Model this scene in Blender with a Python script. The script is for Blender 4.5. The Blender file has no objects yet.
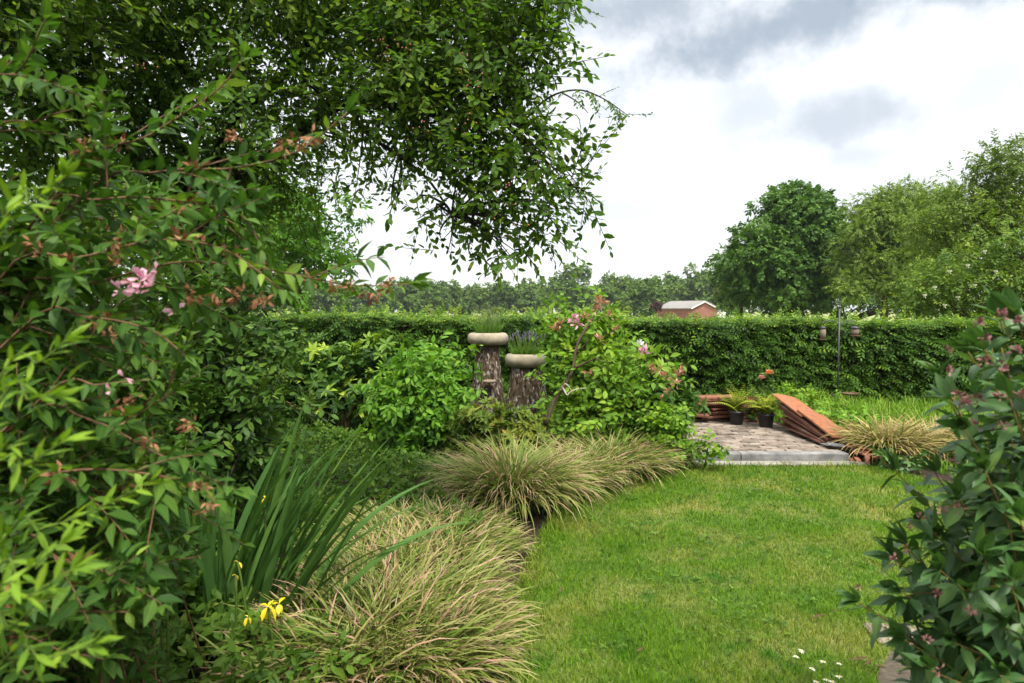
import bpy, math
import numpy as np

# ------------------------------------------------------------------ scene, camera
S = bpy.context.scene
COL = S.collection
W_, H_, FPX, HZ, CAMH = 1024.0, 683.0, 683.0, 311.0, 1.6
PITCH = math.atan((H_ / 2 - HZ) / FPX)
cam_d = bpy.data.cameras.new('camera')
cam = bpy.data.objects.new('camera', cam_d)
COL.objects.link(cam)
cam.location = (0, 0, CAMH)
cam.rotation_euler = (math.pi / 2 - PITCH, 0, 0)
cam_d.sensor_width = 36.0
cam_d.lens = 36.0 * FPX / W_
cam_d.clip_start = 0.05
cam_d.clip_end = 3000
cam_d.dof.use_dof = True
cam_d.dof.focus_distance = 6.0
cam_d.dof.aperture_fstop = 5.6
S.camera = cam

# ------------------------------------------------------------------ exposure, render settings
S.view_settings.view_transform = 'Standard'
S.view_settings.look = 'None'
S.view_settings.gamma = 1.0
S.view_settings.exposure = 2.16
S.render.engine = 'CYCLES'
cy = S.cycles
cy.max_bounces = 7
cy.diffuse_bounces = 3
cy.glossy_bounces = 2
cy.transmission_bounces = 4
cy.transparent_max_bounces = 6
cy.use_denoising = True
try:
    cy.denoiser = 'OPENIMAGEDENOISE'
    cy.denoising_prefilter = 'ACCURATE'
    cy.denoising_input_passes = 'RGB_ALBEDO_NORMAL'
except Exception:
    pass
cy.sample_clamp_indirect = 6.0

# ------------------------------------------------------------------ world
SUN_EL, SUN_AZ = math.radians(56), math.radians(158)   # azimuth clockwise from +Y: behind the camera, to the right


def build_world():
    w = bpy.data.worlds.new('World')
    S.world = w
    w.use_nodes = True
    nt = w.node_tree
    N, L = nt.nodes, nt.links
    N.clear()
    out = N.new('ShaderNodeOutputWorld')
    bg = N.new('ShaderNodeBackground')
    bg.inputs['Strength'].default_value = 0.1
    L.new(bg.outputs[0], out.inputs[0])
    sky = N.new('ShaderNodeTexSky')
    sky.sky_type = 'NISHITA'
    sky.sun_disc = False
    sky.sun_elevation = SUN_EL
    sky.sun_rotation = SUN_AZ
    tc = N.new('ShaderNodeTexCoord')
    sep = N.new('ShaderNodeSeparateXYZ')
    L.new(tc.outputs['Generated'], sep.inputs[0])

    def M(op, a, b=None, clamp=False):
        n = N.new('ShaderNodeMath')
        n.operation = op
        n.use_clamp = clamp
        for i, x in enumerate((a, b)):
            if x is None:
                continue
            if isinstance(x, (int, float)):
                n.inputs[i].default_value = x
            else:
                L.new(x, n.inputs[i])
        return n.outputs[0]
    X, Y, Z = sep.outputs
    Yg = M('MAXIMUM', Y, 0.08)
    tx, tz = M('DIVIDE', X, Yg), M('DIVIDE', Z, Yg)
    # clouds seen on a flat layer overhead
    Zg = M('ADD', M('MAXIMUM', Z, 0.0), 0.16)
    u, v = M('DIVIDE', X, Zg), M('DIVIDE', Y, Zg)
    cmb = N.new('ShaderNodeCombineXYZ')
    L.new(u, cmb.inputs[0]); L.new(v, cmb.inputs[1])

    def noise(scale, detail, rough, vec, w_=0.0):
        n = N.new('ShaderNodeTexNoise')
        n.noise_dimensions = '4D'
        n.inputs['Scale'].default_value = scale
        n.inputs['Detail'].default_value = detail
        n.inputs['Roughness'].default_value = rough
        n.inputs['W'].default_value = w_
        L.new(vec, n.inputs['Vector'])
        return n.outputs[0]
    n1 = noise(1.1, 7, 0.55, cmb.outputs[0], 2.0)
    n2 = noise(3.2, 6, 0.6, tc.outputs['Generated'], 7.0)
    n3 = noise(9.0, 6, 0.6, tc.outputs['Generated'], 3.0)
    n4 = noise(26.0, 6, 0.65, tc.outputs['Generated'], 5.0)
    wob = M('SUBTRACT', M('ADD', M('ADD', M('MULTIPLY', n2, 0.9), M('MULTIPLY', n3, 0.95)), M('MULTIPLY', n4, 0.40)), 1.12)

    def blob(px, py, ra, rb, slope, amp):
        cx, cz = (px - 512) / FPX, (HZ - py) / FPX
        dx = M('SUBTRACT', tx, cx)
        dz = M('SUBTRACT', M('SUBTRACT', tz, cz), M('MULTIPLY', dx, slope))
        a = M('DIVIDE', dx, ra / FPX)
        b = M('DIVIDE', dz, rb / FPX)
        d = M('SQRT', M('ADD', M('MULTIPLY', a, a), M('MULTIPLY', b, b)))
        k = M('SUBTRACT', M('ADD', 1.0, M('MULTIPLY', wob, 2.4)), d)
        mr = N.new('ShaderNodeMapRange')
        mr.interpolation_type = 'SMOOTHSTEP'
        mr.inputs['From Min'].default_value = -0.35
        mr.inputs['From Max'].default_value = 0.85
        L.new(k, mr.inputs['Value'])
        return M('MULTIPLY', mr.outputs[0], amp)
    dark = blob(765, 32, 200, 52, 0.30, 0.95)
    for args in ((900, -28, 230, 66, 0.25, 1.0), (640, 12, 150, 46, 0.10, 0.85), (745, 112, 80, 40, -0.1, 0.42), (825, 124, 115, 36, 0.15, 0.62),
                 (850, 158, 60, 20, 0.1, 0.38), (470, -60, 200, 60, 0.0, 0.5), (600, 215, 130, 18, 0.1, 0.28), (980, 90, 80, 50, 0.2, 0.25)):
        dark = M('MAXIMUM', dark, blob(*args))
    r1 = N.new('ShaderNodeValToRGB')
    r1.color_ramp.elements[0].position = 0.36
    r1.color_ramp.elements[1].position = 0.72
    r1.color_ramp.elements[0].color = (0, 0, 0, 1)
    r1.color_ramp.elements[1].color = (1, 1, 1, 1)
    L.new(n1, r1.inputs[0])
    soft = M('MULTIPLY', r1.outputs[0], 0.20)
    fac = M('MAXIMUM', dark, soft)
    ramp = N.new('ShaderNodeValToRGB')
    e = ramp.color_ramp.elements
    K = 2.48
    e[0].position = 0.0
    e[0].color = (1.03 * K, 1.03 * K, 1.03 * K, 1)
    e[1].position = 1.0
    e[1].color = (0.40 * K, 0.46 * K, 0.52 * K, 1)
    m = e.new(0.30)
    m.color = (0.82 * K, 0.85 * K, 0.875 * K, 1)
    L.new(fac, ramp.inputs[0])
    mix = N.new('ShaderNodeMix')
    mix.data_type = 'RGBA'
    mix.inputs['Factor'].default_value = 0.93
    L.new(sky.outputs[0], mix.inputs['A'])
    L.new(ramp.outputs[0], mix.inputs['B'])
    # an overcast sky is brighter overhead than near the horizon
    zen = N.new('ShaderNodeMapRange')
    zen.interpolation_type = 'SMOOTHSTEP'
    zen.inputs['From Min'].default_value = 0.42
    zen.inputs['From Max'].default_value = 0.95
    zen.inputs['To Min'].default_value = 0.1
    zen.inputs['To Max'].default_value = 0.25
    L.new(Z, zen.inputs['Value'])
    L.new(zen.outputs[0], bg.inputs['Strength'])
    L.new(mix.outputs['Result'], bg.inputs['Color'])


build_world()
sun_d = bpy.data.lights.new('sun', 'SUN')
sun_d.energy = 1.5
sun_d.angle = math.radians(14)
sun_d.color = (1.0, 0.96, 0.88)
sun = bpy.data.objects.new('sun', sun_d)
COL.objects.link(sun)
sun.location = (6, -8, 20)
sun.rotation_euler = (math.pi / 2 - SUN_EL, 0, math.pi - SUN_AZ)

# ------------------------------------------------------------------ helpers
R = np.random.default_rng(11)
cp, sp = math.cos(PITCH), math.sin(PITCH)


def ray(px, py):
    u, v = (px - W_ / 2) / FPX, (H_ / 2 - py) / FPX
    return np.array([u, cp + v * sp, -sp + v * cp])


def P(px, py, d):
    r = ray(px, py)
    return np.array([0, 0, CAMH]) + r * (d / r[1])


def G(px, py, z=0.0):
    r = ray(px, py)
    return np.array([0, 0, CAMH]) + r * ((z - CAMH) / r[2])


def nrm(a):
    a = np.asarray(a, float)
    return a / np.maximum(np.linalg.norm(a, axis=-1, keepdims=True), 1e-9)


def frames(d, up):
    """rotation matrices whose columns are x, y = d, z ~ up"""
    y = nrm(d)
    x = np.cross(y, up)
    bad = np.linalg.norm(x, axis=-1) < 1e-4
    if np.any(bad):
        x[bad] = np.cross(y[bad], np.array([1.0, 0.02, 0.3]))
    x = nrm(x)
    z = np.cross(x, y)
    return np.stack([x, y, z], axis=-1)


class Tpl:
    """a small piece of geometry that is repeated inside one mesh"""
    def __init__(s, v, faces, u=None, r=None, mat=None, w=None):
        s.v = np.asarray(v, float)
        s.tot = np.array([len(f) for f in faces])
        s.l = np.array([i for f in faces for i in f])
        s.u = np.zeros(len(s.v)) if u is None else np.asarray(u, float)
        s.r = np.zeros(len(s.v)) if r is None else np.asarray(r, float)
        s.w = np.ones(len(s.v)) if w is None else np.asarray(w, float)
        s.mat = np.zeros(len(faces), int) if mat is None else np.asarray(mat, int)

    @staticmethod
    def join(ts):
        o = Tpl.__new__(Tpl)
        off = np.cumsum([0] + [len(t.v) for t in ts])
        o.v = np.concatenate([t.v for t in ts])
        o.l = np.concatenate([t.l + k for t, k in zip(ts, off)])
        o.tot = np.concatenate([t.tot for t in ts])
        o.u = np.concatenate([t.u for t in ts])
        o.r = np.concatenate([t.r for t in ts])
        o.w = np.concatenate([t.w for t in ts])
        o.mat = np.concatenate([t.mat for t in ts])
        return o

    def at(s, pos, Rm, sc=1.0, dr=0.0):
        o = Tpl.__new__(Tpl)
        o.v = (s.v * sc) @ np.asarray(Rm).T + pos
        o.l, o.tot, o.u, o.r, o.mat, o.w = s.l, s.tot, s.u, s.r + dr, s.mat, s.w
        return o


class MB:
    def __init__(s):
        s.V, s.Lp, s.T, s.U, s.Rn, s.Mt, s.Wd = [], [], [], [], [], [], []
        s.n = 0

    def raw(s, v, l, t, u, r, m, w=None):
        s.Wd.append(np.ones(len(v)) if w is None else w)
        s.V.append(v); s.Lp.append(l + s.n); s.T.append(t); s.U.append(u); s.Rn.append(r); s.Mt.append(m)
        s.n += len(v)

    def tpl(s, t, mat=0):
        s.raw(t.v, t.l, t.tot, t.u, t.r, t.mat + mat, t.w)

    def scatter(s, t, pos, Rm, sc, rnd, mat=0):
        n = len(pos)
        if n == 0:
            return
        sc = np.broadcast_to(np.asarray(sc, float), (n,))
        v = np.einsum('nij,kj->nki', Rm, t.v) * sc[:, None, None] + np.asarray(pos)[:, None, :]
        k = len(t.v)
        l = (t.l[None, :] + (np.arange(n) * k)[:, None]).ravel()
        s.raw(v.reshape(-1, 3), l, np.tile(t.tot, n), np.tile(t.u, n),
              np.clip(np.asarray(rnd)[:, None] + t.r[None, :], 0, 1).ravel(), np.tile(t.mat, n) + mat, np.tile(t.w, n))

    def scatter_multi(s, tpls, pos, Rm, sc, rnd, mat=0):
        n = len(pos)
        sc = np.broadcast_to(np.asarray(sc, float), (n,))
        which = R.integers(0, len(tpls), n)
        for i, t in enumerate(tpls):
            k = which == i
            s.scatter(t, np.asarray(pos)[k], Rm[k], sc[k], np.asarray(rnd)[k], mat)

    def tube(s, pts, rad, sides=6, mat=0, rnd=0.5, wob=0.0, cap=True):
        pts = np.asarray(pts, float)
        n = len(pts)
        rad = np.broadcast_to(np.asarray(rad, float), (n,))
        tg = nrm(np.gradient(pts, axis=0))
        ref = np.array([0.31, 0.17, 0.93]) if abs(tg[0][2]) < 0.8 else np.array([0.9, 0.3, 0.1])
        x = nrm(np.cross(tg, ref))
        y = np.cross(tg, x)
        a = np.arange(sides) * 2 * math.pi / sides
        rr = rad[:, None] * (1 + wob * R.normal(size=(n, sides)))
        v = pts[:, None, :] + rr[..., None] * (np.cos(a)[None, :, None] * x[:, None, :] + np.sin(a)[None, :, None] * y[:, None, :])
        v = v.reshape(-1, 3)
        i = np.arange(n - 1)[:, None] * sides
        j = np.arange(sides)[None, :]
        j2 = (j + 1) % sides
        q = np.stack([i + j, i + j2, i + sides + j2, i + sides + j], -1).reshape(-1)
        t = np.full((n - 1) * sides, 4)
        if cap:
            q = np.concatenate([q, np.arange(sides)[::-1], (n - 1) * sides + np.arange(sides)])
            t = np.concatenate([t, [sides, sides]])
        u = np.repeat(np.linspace(0, 1, n), sides)
        s.raw(v, q, t, u, np.full(len(v), rnd), np.full(len(t), mat))

    def box(s, c, size, rot=None, mat=0, rnd=0.5, taper=1.0, bev=0.0):
        h = np.asarray(size, float) / 2
        if bev <= 0:
            v = np.array([[x, y, z] for z in (-1, 1) for y in (-1, 1) for x in (-1, 1)], float)
            v[4:, :2] *= taper
            v = v * h
            f = [0, 2, 3, 1, 4, 5, 7, 6, 0, 1, 5, 4, 2, 6, 7, 3, 0, 4, 6, 2, 1, 3, 7, 5]
            t = [4] * 6
        else:
            b = bev
            lay = []
            for z, k in ((-h[2], b), (-h[2] + b, 0), (h[2] - b, 0), (h[2], b)):
                x, y = h[0] - k, h[1] - k
                c_ = b * 0.6 if k == 0 else b * 0.3
                lay += [[-x + c_, -y, z], [x - c_, -y, z], [x, -y + c_, z], [x, y - c_, z], [x - c_, y, z], [-x + c_, y, z], [-x, y - c_, z], [-x, -y + c_, z]]
            v = np.array(lay)
            f, t = [], []
            for k in range(3):
                for j in range(8):
                    f += [k * 8 + j, k * 8 + (j + 1) % 8, k * 8 + 8 + (j + 1) % 8, k * 8 + 8 + j]; t.append(4)
            f += list(range(8))[::-1] + list(range(24, 32)); t += [8, 8]
        if rot is not None:
            v = v @ np.asarray(rot).T
        s.raw(v + np.asarray(c, float), np.array(f), np.array(t), np.full(len(v), 0.5), np.full(len(v), rnd), np.full(len(t), mat))

    def lathe(s, prof, c, seg=24, mat=0, rnd=0.5, wob=0.0):
        prof = np.asarray(prof, float)
        n = len(prof)
        a = np.arange(seg) * 2 * math.pi / seg
        rr = prof[:, 0][:, None] * (1 + wob * np.sin(a * 2 + 1)[None, :] + wob * 0.6 * np.sin(a * 3)[None, :])
        v = np.stack([rr * np.cos(a), rr * np.sin(a), np.repeat(prof[:, 1][:, None], seg, 1)], -1).reshape(-1, 3)
        i = np.arange(n - 1)[:, None] * seg
        j = np.arange(seg)[None, :]
        j2 = (j + 1) % seg
        q = np.stack([i + j, i + j2, i + seg + j2, i + seg + j], -1).reshape(-1)
        t = np.full((n - 1) * seg, 4)
        q = np.concatenate([q, np.arange(seg)[::-1], (n - 1) * seg + np.arange(seg)])
        t = np.concatenate([t, [seg, seg]])
        s.raw(v + np.asarray(c, float), q, t, np.repeat(np.linspace(0, 1, n), seg), np.full(len(v), rnd), np.full(len(t), mat))

    def build(s, name, mats, parent=None, smooth=True, origin=None):
        V = np.concatenate(s.V); Lp = np.concatenate(s.Lp).astype(np.int32); T = np.concatenate(s.T).astype(np.int32)
        U = np.concatenate(s.U); Rn = np.concatenate(s.Rn); Mt = np.concatenate(s.Mt).astype(np.int32)
        org = np.zeros(3)
        if parent is not None:
            org = WORLD[parent.name]
        elif origin is not None:
            org = np.asarray(origin, float)
        V = V - org
        me = bpy.data.meshes.new(name)
        me.vertices.add(len(V)); me.loops.add(len(Lp)); me.polygons.add(len(T))
        me.vertices.foreach_set('co', V.astype(np.float32).ravel())
        me.loops.foreach_set('vertex_index', Lp)
        me.polygons.foreach_set('loop_start', np.concatenate([[0], np.cumsum(T)[:-1]]).astype(np.int32))
        me.polygons.foreach_set('loop_total', T)
        me.polygons.foreach_set('material_index', Mt)
        me.polygons.foreach_set('use_smooth', np.full(len(T), smooth))
        for nm, arr in (('rnd', Rn), ('u', U), ('rib', np.concatenate(s.Wd))):
            at = me.attributes.new(nm, 'FLOAT', 'POINT')
            at.data.foreach_set('value', arr.astype(np.float32))
        for m in (mats if isinstance(mats, (list, tuple)) else [mats]):
            me.materials.append(m)
        me.update()
        me.validate()
        o = bpy.data.objects.new(name, me)
        COL.objects.link(o)
        if parent is not None:
            o.parent = parent
        else:
            o.location = org
        WORLD[o.name] = org.copy()
        return o


WORLD = {}


def tag(o, label=None, cat=None, group=None, kind=None):
    for k, v in (('label', label), ('category', cat), ('group', group), ('kind', kind)):
        if v:
            o[k] = v
    return o


def thing(name, label, cat, loc, group=None):
    o = bpy.data.objects.new(name, None)
    COL.objects.link(o)
    o.location = [float(x) for x in loc]
    o.empty_display_size = 0.1
    WORLD[o.name] = np.asarray(loc, float)
    return tag(o, label, cat, group)


def dup(root, loc, rotz=0.0, label=None, scale=1.0, group=None):
    r = root.copy()
    COL.objects.link(r)
    r.location = [float(x) for x in loc]
    r.rotation_euler = (0, 0, rotz)
    r.scale = (scale,) * 3
    if label:
        r['label'] = label
    if group:
        r['group'] = group
    for ch in list(root.children):
        c = ch.copy(); COL.objects.link(c); c.parent = r
        for g in list(ch.children):
            d = g.copy(); COL.objects.link(d); d.parent = c
    return r


# ------------------------------------------------------------------ materials
def base_mat(name):
    m = bpy.data.materials.new(name)
    m.use_nodes = True
    nt = m.node_tree
    return m, nt.nodes, nt.links, nt.nodes['Principled BSDF'], nt.nodes['Material Output']


def ramp(N, L, fac, stops):
    r = N.new('ShaderNodeValToRGB')
    els = r.color_ramp.elements
    while len(els) > 1:
        els.remove(els[-1])
    for i, (p, c) in enumerate(stops):
        e = els[0] if i == 0 else els.new(p)
        e.position = p
        e.color = (c[0], c[1], c[2], 1)
    L.new(fac, r.inputs[0])
    return r.outputs[0]


def attr(N, name):
    a = N.new('ShaderNodeAttribute')
    a.attribute_name = name
    return a.outputs['Fac']


def objnoise(N, L, scale, detail=4, rough=0.6, kind='Object'):
    tc = N.new('ShaderNodeTexCoord')
    n = N.new('ShaderNodeTexNoise')
    n.inputs['Scale'].default_value = scale
    n.inputs['Detail'].default_value = detail
    n.inputs['Roughness'].default_value = rough
    L.new(tc.outputs[kind], n.inputs['Vector'])
    return n.outputs[0]


def mixc(N, L, fac, a, b, mode='MIX'):
    m = N.new('ShaderNodeMix')
    m.data_type = 'RGBA'
    m.blend_type = mode
    for k, x in (('Factor', fac), ('A', a), ('B', b)):
        s = m.inputs[k]
        if isinstance(x, (tuple, list)):
            s.default_value = (x[0], x[1], x[2], 1)
        elif isinstance(x, (int, float)):
            s.default_value = x
        else:
            L.new(x, s)
    return m.outputs['Result']


GAIN = np.array([1.24, 1.20, 0.74])


def leaf_mat(name, stops, rough=0.5, spec=0.28, trans=0.34, ustops=None, ufac=0.5, tint=(1.25, 1.35, 0.55), rib=0.0):
    m, N, L, b, out = base_mat(name)
    if stops[1][1][1] > max(stops[1][1][0], stops[1][1][2]):      # green leaf
        stops = [(p, tuple(np.array(c) * GAIN)) for p, c in stops]
        spec, rough = (0.38 if spec > 0.8 else min(spec, 0.30) * 0.5), max(rough, 0.45)
    col = ramp(N, L, attr(N, 'rnd'), stops)
    if ustops:
        col = mixc(N, L, ufac, col, ramp(N, L, attr(N, 'u'), ustops))
    if rib:
        # paler midrib, side veins and a slightly darker rim, all part of the leaf's own marking
        w = attr(N, 'rib')
        rr = ramp(N, L, w, [(0.0, (1, 1, 1)), (0.07, (0.9, 0.9, 0.9)), (0.14, (0, 0, 0)), (0.85, (0, 0, 0)), (1.0, (0.1, 0.1, 0.1))])
        wv = N.new('ShaderNodeMath'); wv.operation = 'MULTIPLY_ADD'
        L.new(attr(N, 'u'), wv.inputs[0]); wv.inputs[1].default_value = 46.0
        w2 = N.new('ShaderNodeMath'); w2.operation = 'MULTIPLY'
        L.new(w, w2.inputs[0]); w2.inputs[1].default_value = -7.0
        L.new(w2.outputs[0], wv.inputs[2])
        sn = N.new('ShaderNodeMath'); sn.operation = 'SINE'
        L.new(wv.outputs[0], sn.inputs[0])
        vv = ramp(N, L, sn.outputs[0], [(0.80, (0, 0, 0)), (1.0, (0.35, 0.35, 0.35))])
        mx2 = mixc(N, L, 1.0, rr, vv, 'LIGHTEN')
        sc_ = mixc(N, L, 1.0, mx2, (rib, rib, rib), 'MULTIPLY')
        # scattered brown blemishes
        sp_ = ramp(N, L, objnoise(N, L, 75.0, 2), [(0.67, (0, 0, 0)), (0.73, (0.7, 0.7, 0.7))])
        col = mixc(N, L, sp_, col, (0.12, 0.075, 0.03))
        col = mixc(N, L, sc_, col, mixc(N, L, 1.0, col, (2.0, 1.75, 1.6), 'MULTIPLY'))
    nz = objnoise(N, L, 22.0, 3)
    vr = N.new('ShaderNodeMapRange')
    vr.inputs['To Min'].default_value = 0.78
    vr.inputs['To Max'].default_value = 1.22
    L.new(nz, vr.inputs['Value'])
    col = mixc(N, L, 1.0, col, vr.outputs[0], 'MULTIPLY')
    L.new(col, b.inputs['Base Color'])
    b.inputs['Roughness'].default_value = rough
    b.inputs['Specular IOR Level'].default_value = spec
    t = N.new('ShaderNodeBsdfTranslucent')
    L.new(mixc(N, L, 1.0, col, tint, 'MULTIPLY'), t.inputs['Color'])
    mx = N.new('ShaderNodeMixShader')
    mx.inputs[0].default_value = trans
    L.new(b.outputs[0], mx.inputs[1]); L.new(t.outputs[0], mx.inputs[2]); L.new(mx.outputs[0], out.inputs[0])
    return m


def rough_mat(name, c1, c2, scale=8.0, rough=0.85, bump=0.3, stretch=None, spec=0.12, rndmix=0.0, c3=None, bscale=None):
    m, N, L, b, out = base_mat(name)
    tc = N.new('ShaderNodeTexCoord')
    mp = N.new('ShaderNodeMapping')
    mp.inputs['Scale'].default_value = stretch or (1, 1, 1)
    L.new(tc.outputs['Object'], mp.inputs[0])
    n = N.new('ShaderNodeTexNoise')
    n.inputs['Scale'].default_value = scale
    n.inputs['Detail'].default_value = 8
    n.inputs['Roughness'].default_value = 0.65
    L.new(mp.outputs[0], n.inputs['Vector'])
    st = [(0.3, c1), (0.7, c2)] if c3 is None else [(0.3, c1), (0.52, c2), (0.68, c3)]
    col = ramp(N, L, n.outputs[0], st)
    if rndmix:
        vr = N.new('ShaderNodeMapRange')
        vr.inputs['To Min'].default_value = 1 - rndmix
        vr.inputs['To Max'].default_value = 1 + rndmix
        L.new(attr(N, 'rnd'), vr.inputs['Value'])
        col = mixc(N, L, 1.0, col, vr.outputs[0], 'MULTIPLY')
    L.new(col, b.inputs['Base Color'])
    b.inputs['Roughness'].default_value = rough
    b.inputs['Specular IOR Level'].default_value = spec
    if bump:
        n2 = n
        if bscale:
            n2 = N.new('ShaderNodeTexNoise')
            n2.inputs['Scale'].default_value = bscale
            n2.inputs['Detail'].default_value = 6
            L.new(mp.outputs[0], n2.inputs['Vector'])
        bp = N.new('ShaderNodeBump')
        bp.inputs['Strength'].default_value = bump
        bp.inputs['Distance'].default_value = 0.02
        L.new(n2.outputs[0], bp.inputs['Height'])
        L.new(bp.outputs[0], b.inputs['Normal'])
    return m


def bark_mat():
    m, N, L, b, out = base_mat('flaky_bark')
    tc = N.new('ShaderNodeTexCoord')
    mp = N.new('ShaderNodeMapping')
    mp.inputs['Scale'].default_value = (1, 1, 0.45)
    L.new(tc.outputs['Object'], mp.inputs[0])
    n = N.new('ShaderNodeTexNoise'); n.inputs['Scale'].default_value = 34; n.inputs['Detail'].default_value = 8
    L.new(mp.outputs[0], n.inputs['Vector'])
    n2 = N.new('ShaderNodeTexNoise'); n2.inputs['Scale'].default_value = 20; n2.inputs['Detail'].default_value = 7; n2.inputs['Roughness'].default_value = 0.7
    L.new(mp.outputs[0], n2.inputs['Vector'])
    brown = ramp(N, L, n.outputs[0], [(0.3, (0.014, 0.010, 0.006)), (0.55, (0.075, 0.052, 0.032)), (0.75, (0.16, 0.12, 0.085))])
    f = ramp(N, L, n2.outputs[0], [(0.54, (0, 0, 0)), (0.57, (1, 1, 1))])
    f2 = ramp(N, L, n.outputs[0], [(0.44, (0, 0, 0)), (0.50, (1, 1, 1))])
    fm = mixc(N, L, 1.0, f, f2, 'MULTIPLY')
    L.new(mixc(N, L, fm, brown, (0.31, 0.29, 0.25)), b.inputs['Base Color'])
    b.inputs['Roughness'].default_value = 0.9
    b.inputs['Specular IOR Level'].default_value = 0.1
    bp = N.new('ShaderNodeBump'); bp.inputs['Strength'].default_value = 0.9; bp.inputs['Distance'].default_value = 0.03
    L.new(n.outputs[0], bp.inputs['Height']); L.new(bp.outputs[0], b.inputs['Normal'])
    return m


def lawn_col(N, L):
    """green turf with yellowed dry patches, shared by the turf sheet and its blades"""
    tc = N.new('ShaderNodeTexCoord')
    a = N.new('ShaderNodeTexNoise'); a.inputs['Scale'].default_value = 2.3; a.inputs['Detail'].default_value = 6; a.inputs['Roughness'].default_value = 0.66
    L.new(tc.outputs['Object'], a.inputs['Vector'])
    return a.outputs[0]


def turf_mat(name, blade):
    m, N, L, b, out = base_mat(name)
    p = lawn_col(N, L)
    if blade:
        green = ramp(N, L, attr(N, 'rnd'), [(0.0, (0.050, 0.115, 0.006)), (0.5, (0.100, 0.205, 0.008)), (0.85, (0.155, 0.26, 0.014)), (1.0, (0.23, 0.30, 0.04))])
        dry = ramp(N, L, attr(N, 'rnd'), [(0.0, (0.12, 0.17, 0.012)), (0.6, (0.25, 0.26, 0.035)), (1.0, (0.46, 0.38, 0.15))])
    else:
        n = objnoise(N, L, 60, 5)
        green = ramp(N, L, n, [(0.3, (0.035, 0.070, 0.010)), (0.7, (0.075, 0.145, 0.016))])
        dry = ramp(N, L, n, [(0.3, (0.12, 0.13, 0.035)), (0.7, (0.25, 0.23, 0.085))])
    f = ramp(N, L, p, [(0.45, (0, 0, 0)), (0.63, (1, 1, 1))])
    col = mixc(N, L, f, green, dry)
    # deeper green tufts of a coarser grass here and there
    f2 = ramp(N, L, objnoise(N, L, 4.6, 3, 0.55), [(0.50, (0, 0, 0)), (0.66, (1, 1, 1))])
    col = mixc(N, L, f2, col, mixc(N, L, 1.0, green, (0.62, 0.80, 0.70), 'MULTIPLY'))
    L.new(col, b.inputs['Base Color'])
    b.inputs['Roughness'].default_value = 0.6
    b.inputs['Specular IOR Level'].default_value = 0.08
    if blade:
        t = N.new('ShaderNodeBsdfTranslucent')
        L.new(col, t.inputs['Color'])
        mx = N.new('ShaderNodeMixShader'); mx.inputs[0].default_value = 0.3
        L.new(b.outputs[0], mx.inputs[1]); L.new(t.outputs[0], mx.inputs[2]); L.new(mx.outputs[0], out.inputs[0])
    return m


def sedge_mat(name, green, straw, pink):
    """each blade is green, straw or pinkish tan, paler towards its tip"""
    m, N, L, b, out = base_mat(name)
    u, r = attr(N, 'u'), attr(N, 'rnd')
    cg, cs, cpk = ramp(N, L, u, green), ramp(N, L, u, straw), ramp(N, L, u, pink)
    f1 = ramp(N, L, r, [(0.56, (0, 0, 0)), (0.68, (1, 1, 1))])
    f2 = ramp(N, L, r, [(0.80, (0, 0, 0)), (0.88, (1, 1, 1))])
    col = mixc(N, L, f2, mixc(N, L, f1, cg, cs), cpk)
    L.new(col, b.inputs['Base Color'])
    b.inputs['Roughness'].default_value = 0.5
    b.inputs['Specular IOR Level'].default_value = 0.3
    t = N.new('ShaderNodeBsdfTranslucent')
    L.new(col, t.inputs['Color'])
    mx = N.new('ShaderNodeMixShader'); mx.inputs[0].default_value = 0.25
    L.new(b.outputs[0], mx.inputs[1]); L.new(t.outputs[0], mx.inputs[2]); L.new(mx.outputs[0], out.inputs[0])
    return m


def G3(a, b, c, d=None):
    st = [(0.0, a), (0.5, b), (1.0, c)]
    return st if d is None else [(0.0, a), (0.45, b), (0.8, c), (1.0, d)]


M = {}
M['hedge'] = leaf_mat('hedge_leaf', G3((0.020, 0.050, 0.012), (0.045, 0.105, 0.018), (0.095, 0.175, 0.025), (0.19, 0.27, 0.035)), rough=0.38, spec=0.5)
M['cherry'] = leaf_mat('serviceberry_leaf', G3((0.026, 0.065, 0.014), (0.052, 0.115, 0.018), (0.095, 0.17, 0.024), (0.16, 0.23, 0.036)), trans=0.48)
M['weigela'] = leaf_mat('weigela_leaf', G3((0.018, 0.052, 0.014), (0.036, 0.088, 0.020), (0.068, 0.135, 0.028), (0.15, 0.24, 0.05)), rough=0.5, spec=0.35, rib=0.5)
M['weigela_bright'] = leaf_mat('weigela_bright_leaf', G3((0.045, 0.11, 0.018), (0.085, 0.18, 0.022), (0.13, 0.235, 0.028), (0.20, 0.29, 0.04)), rough=0.5, spec=0.35)
M['spirea'] = leaf_mat('narrow_bright_leaf', G3((0.05, 0.115, 0.018), (0.09, 0.175, 0.022), (0.14, 0.24, 0.03), (0.20, 0.30, 0.05)), rough=0.5, rib=0.3)
M['darkshrub'] = leaf_mat('dark_shrub_leaf', G3((0.018, 0.045, 0.012), (0.034, 0.080, 0.018), (0.060, 0.120, 0.024), (0.10, 0.16, 0.03)), rough=0.45, spec=0.3, trans=0.2)
M['rightshrub'] = leaf_mat('lanceolate_leaf', G3((0.020, 0.054, 0.024), (0.036, 0.092, 0.036), (0.062, 0.132, 0.046), (0.11, 0.19, 0.06)), rough=0.36, spec=0.9, trans=0.22, rib=0.45)
M['rhodo'] = leaf_mat('rhododendron_leaf', G3((0.018, 0.045, 0.014), (0.035, 0.085, 0.020), (0.10, 0.18, 0.028), (0.22, 0.31, 0.05)), rough=0.36, spec=0.5, trans=0.22)
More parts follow.
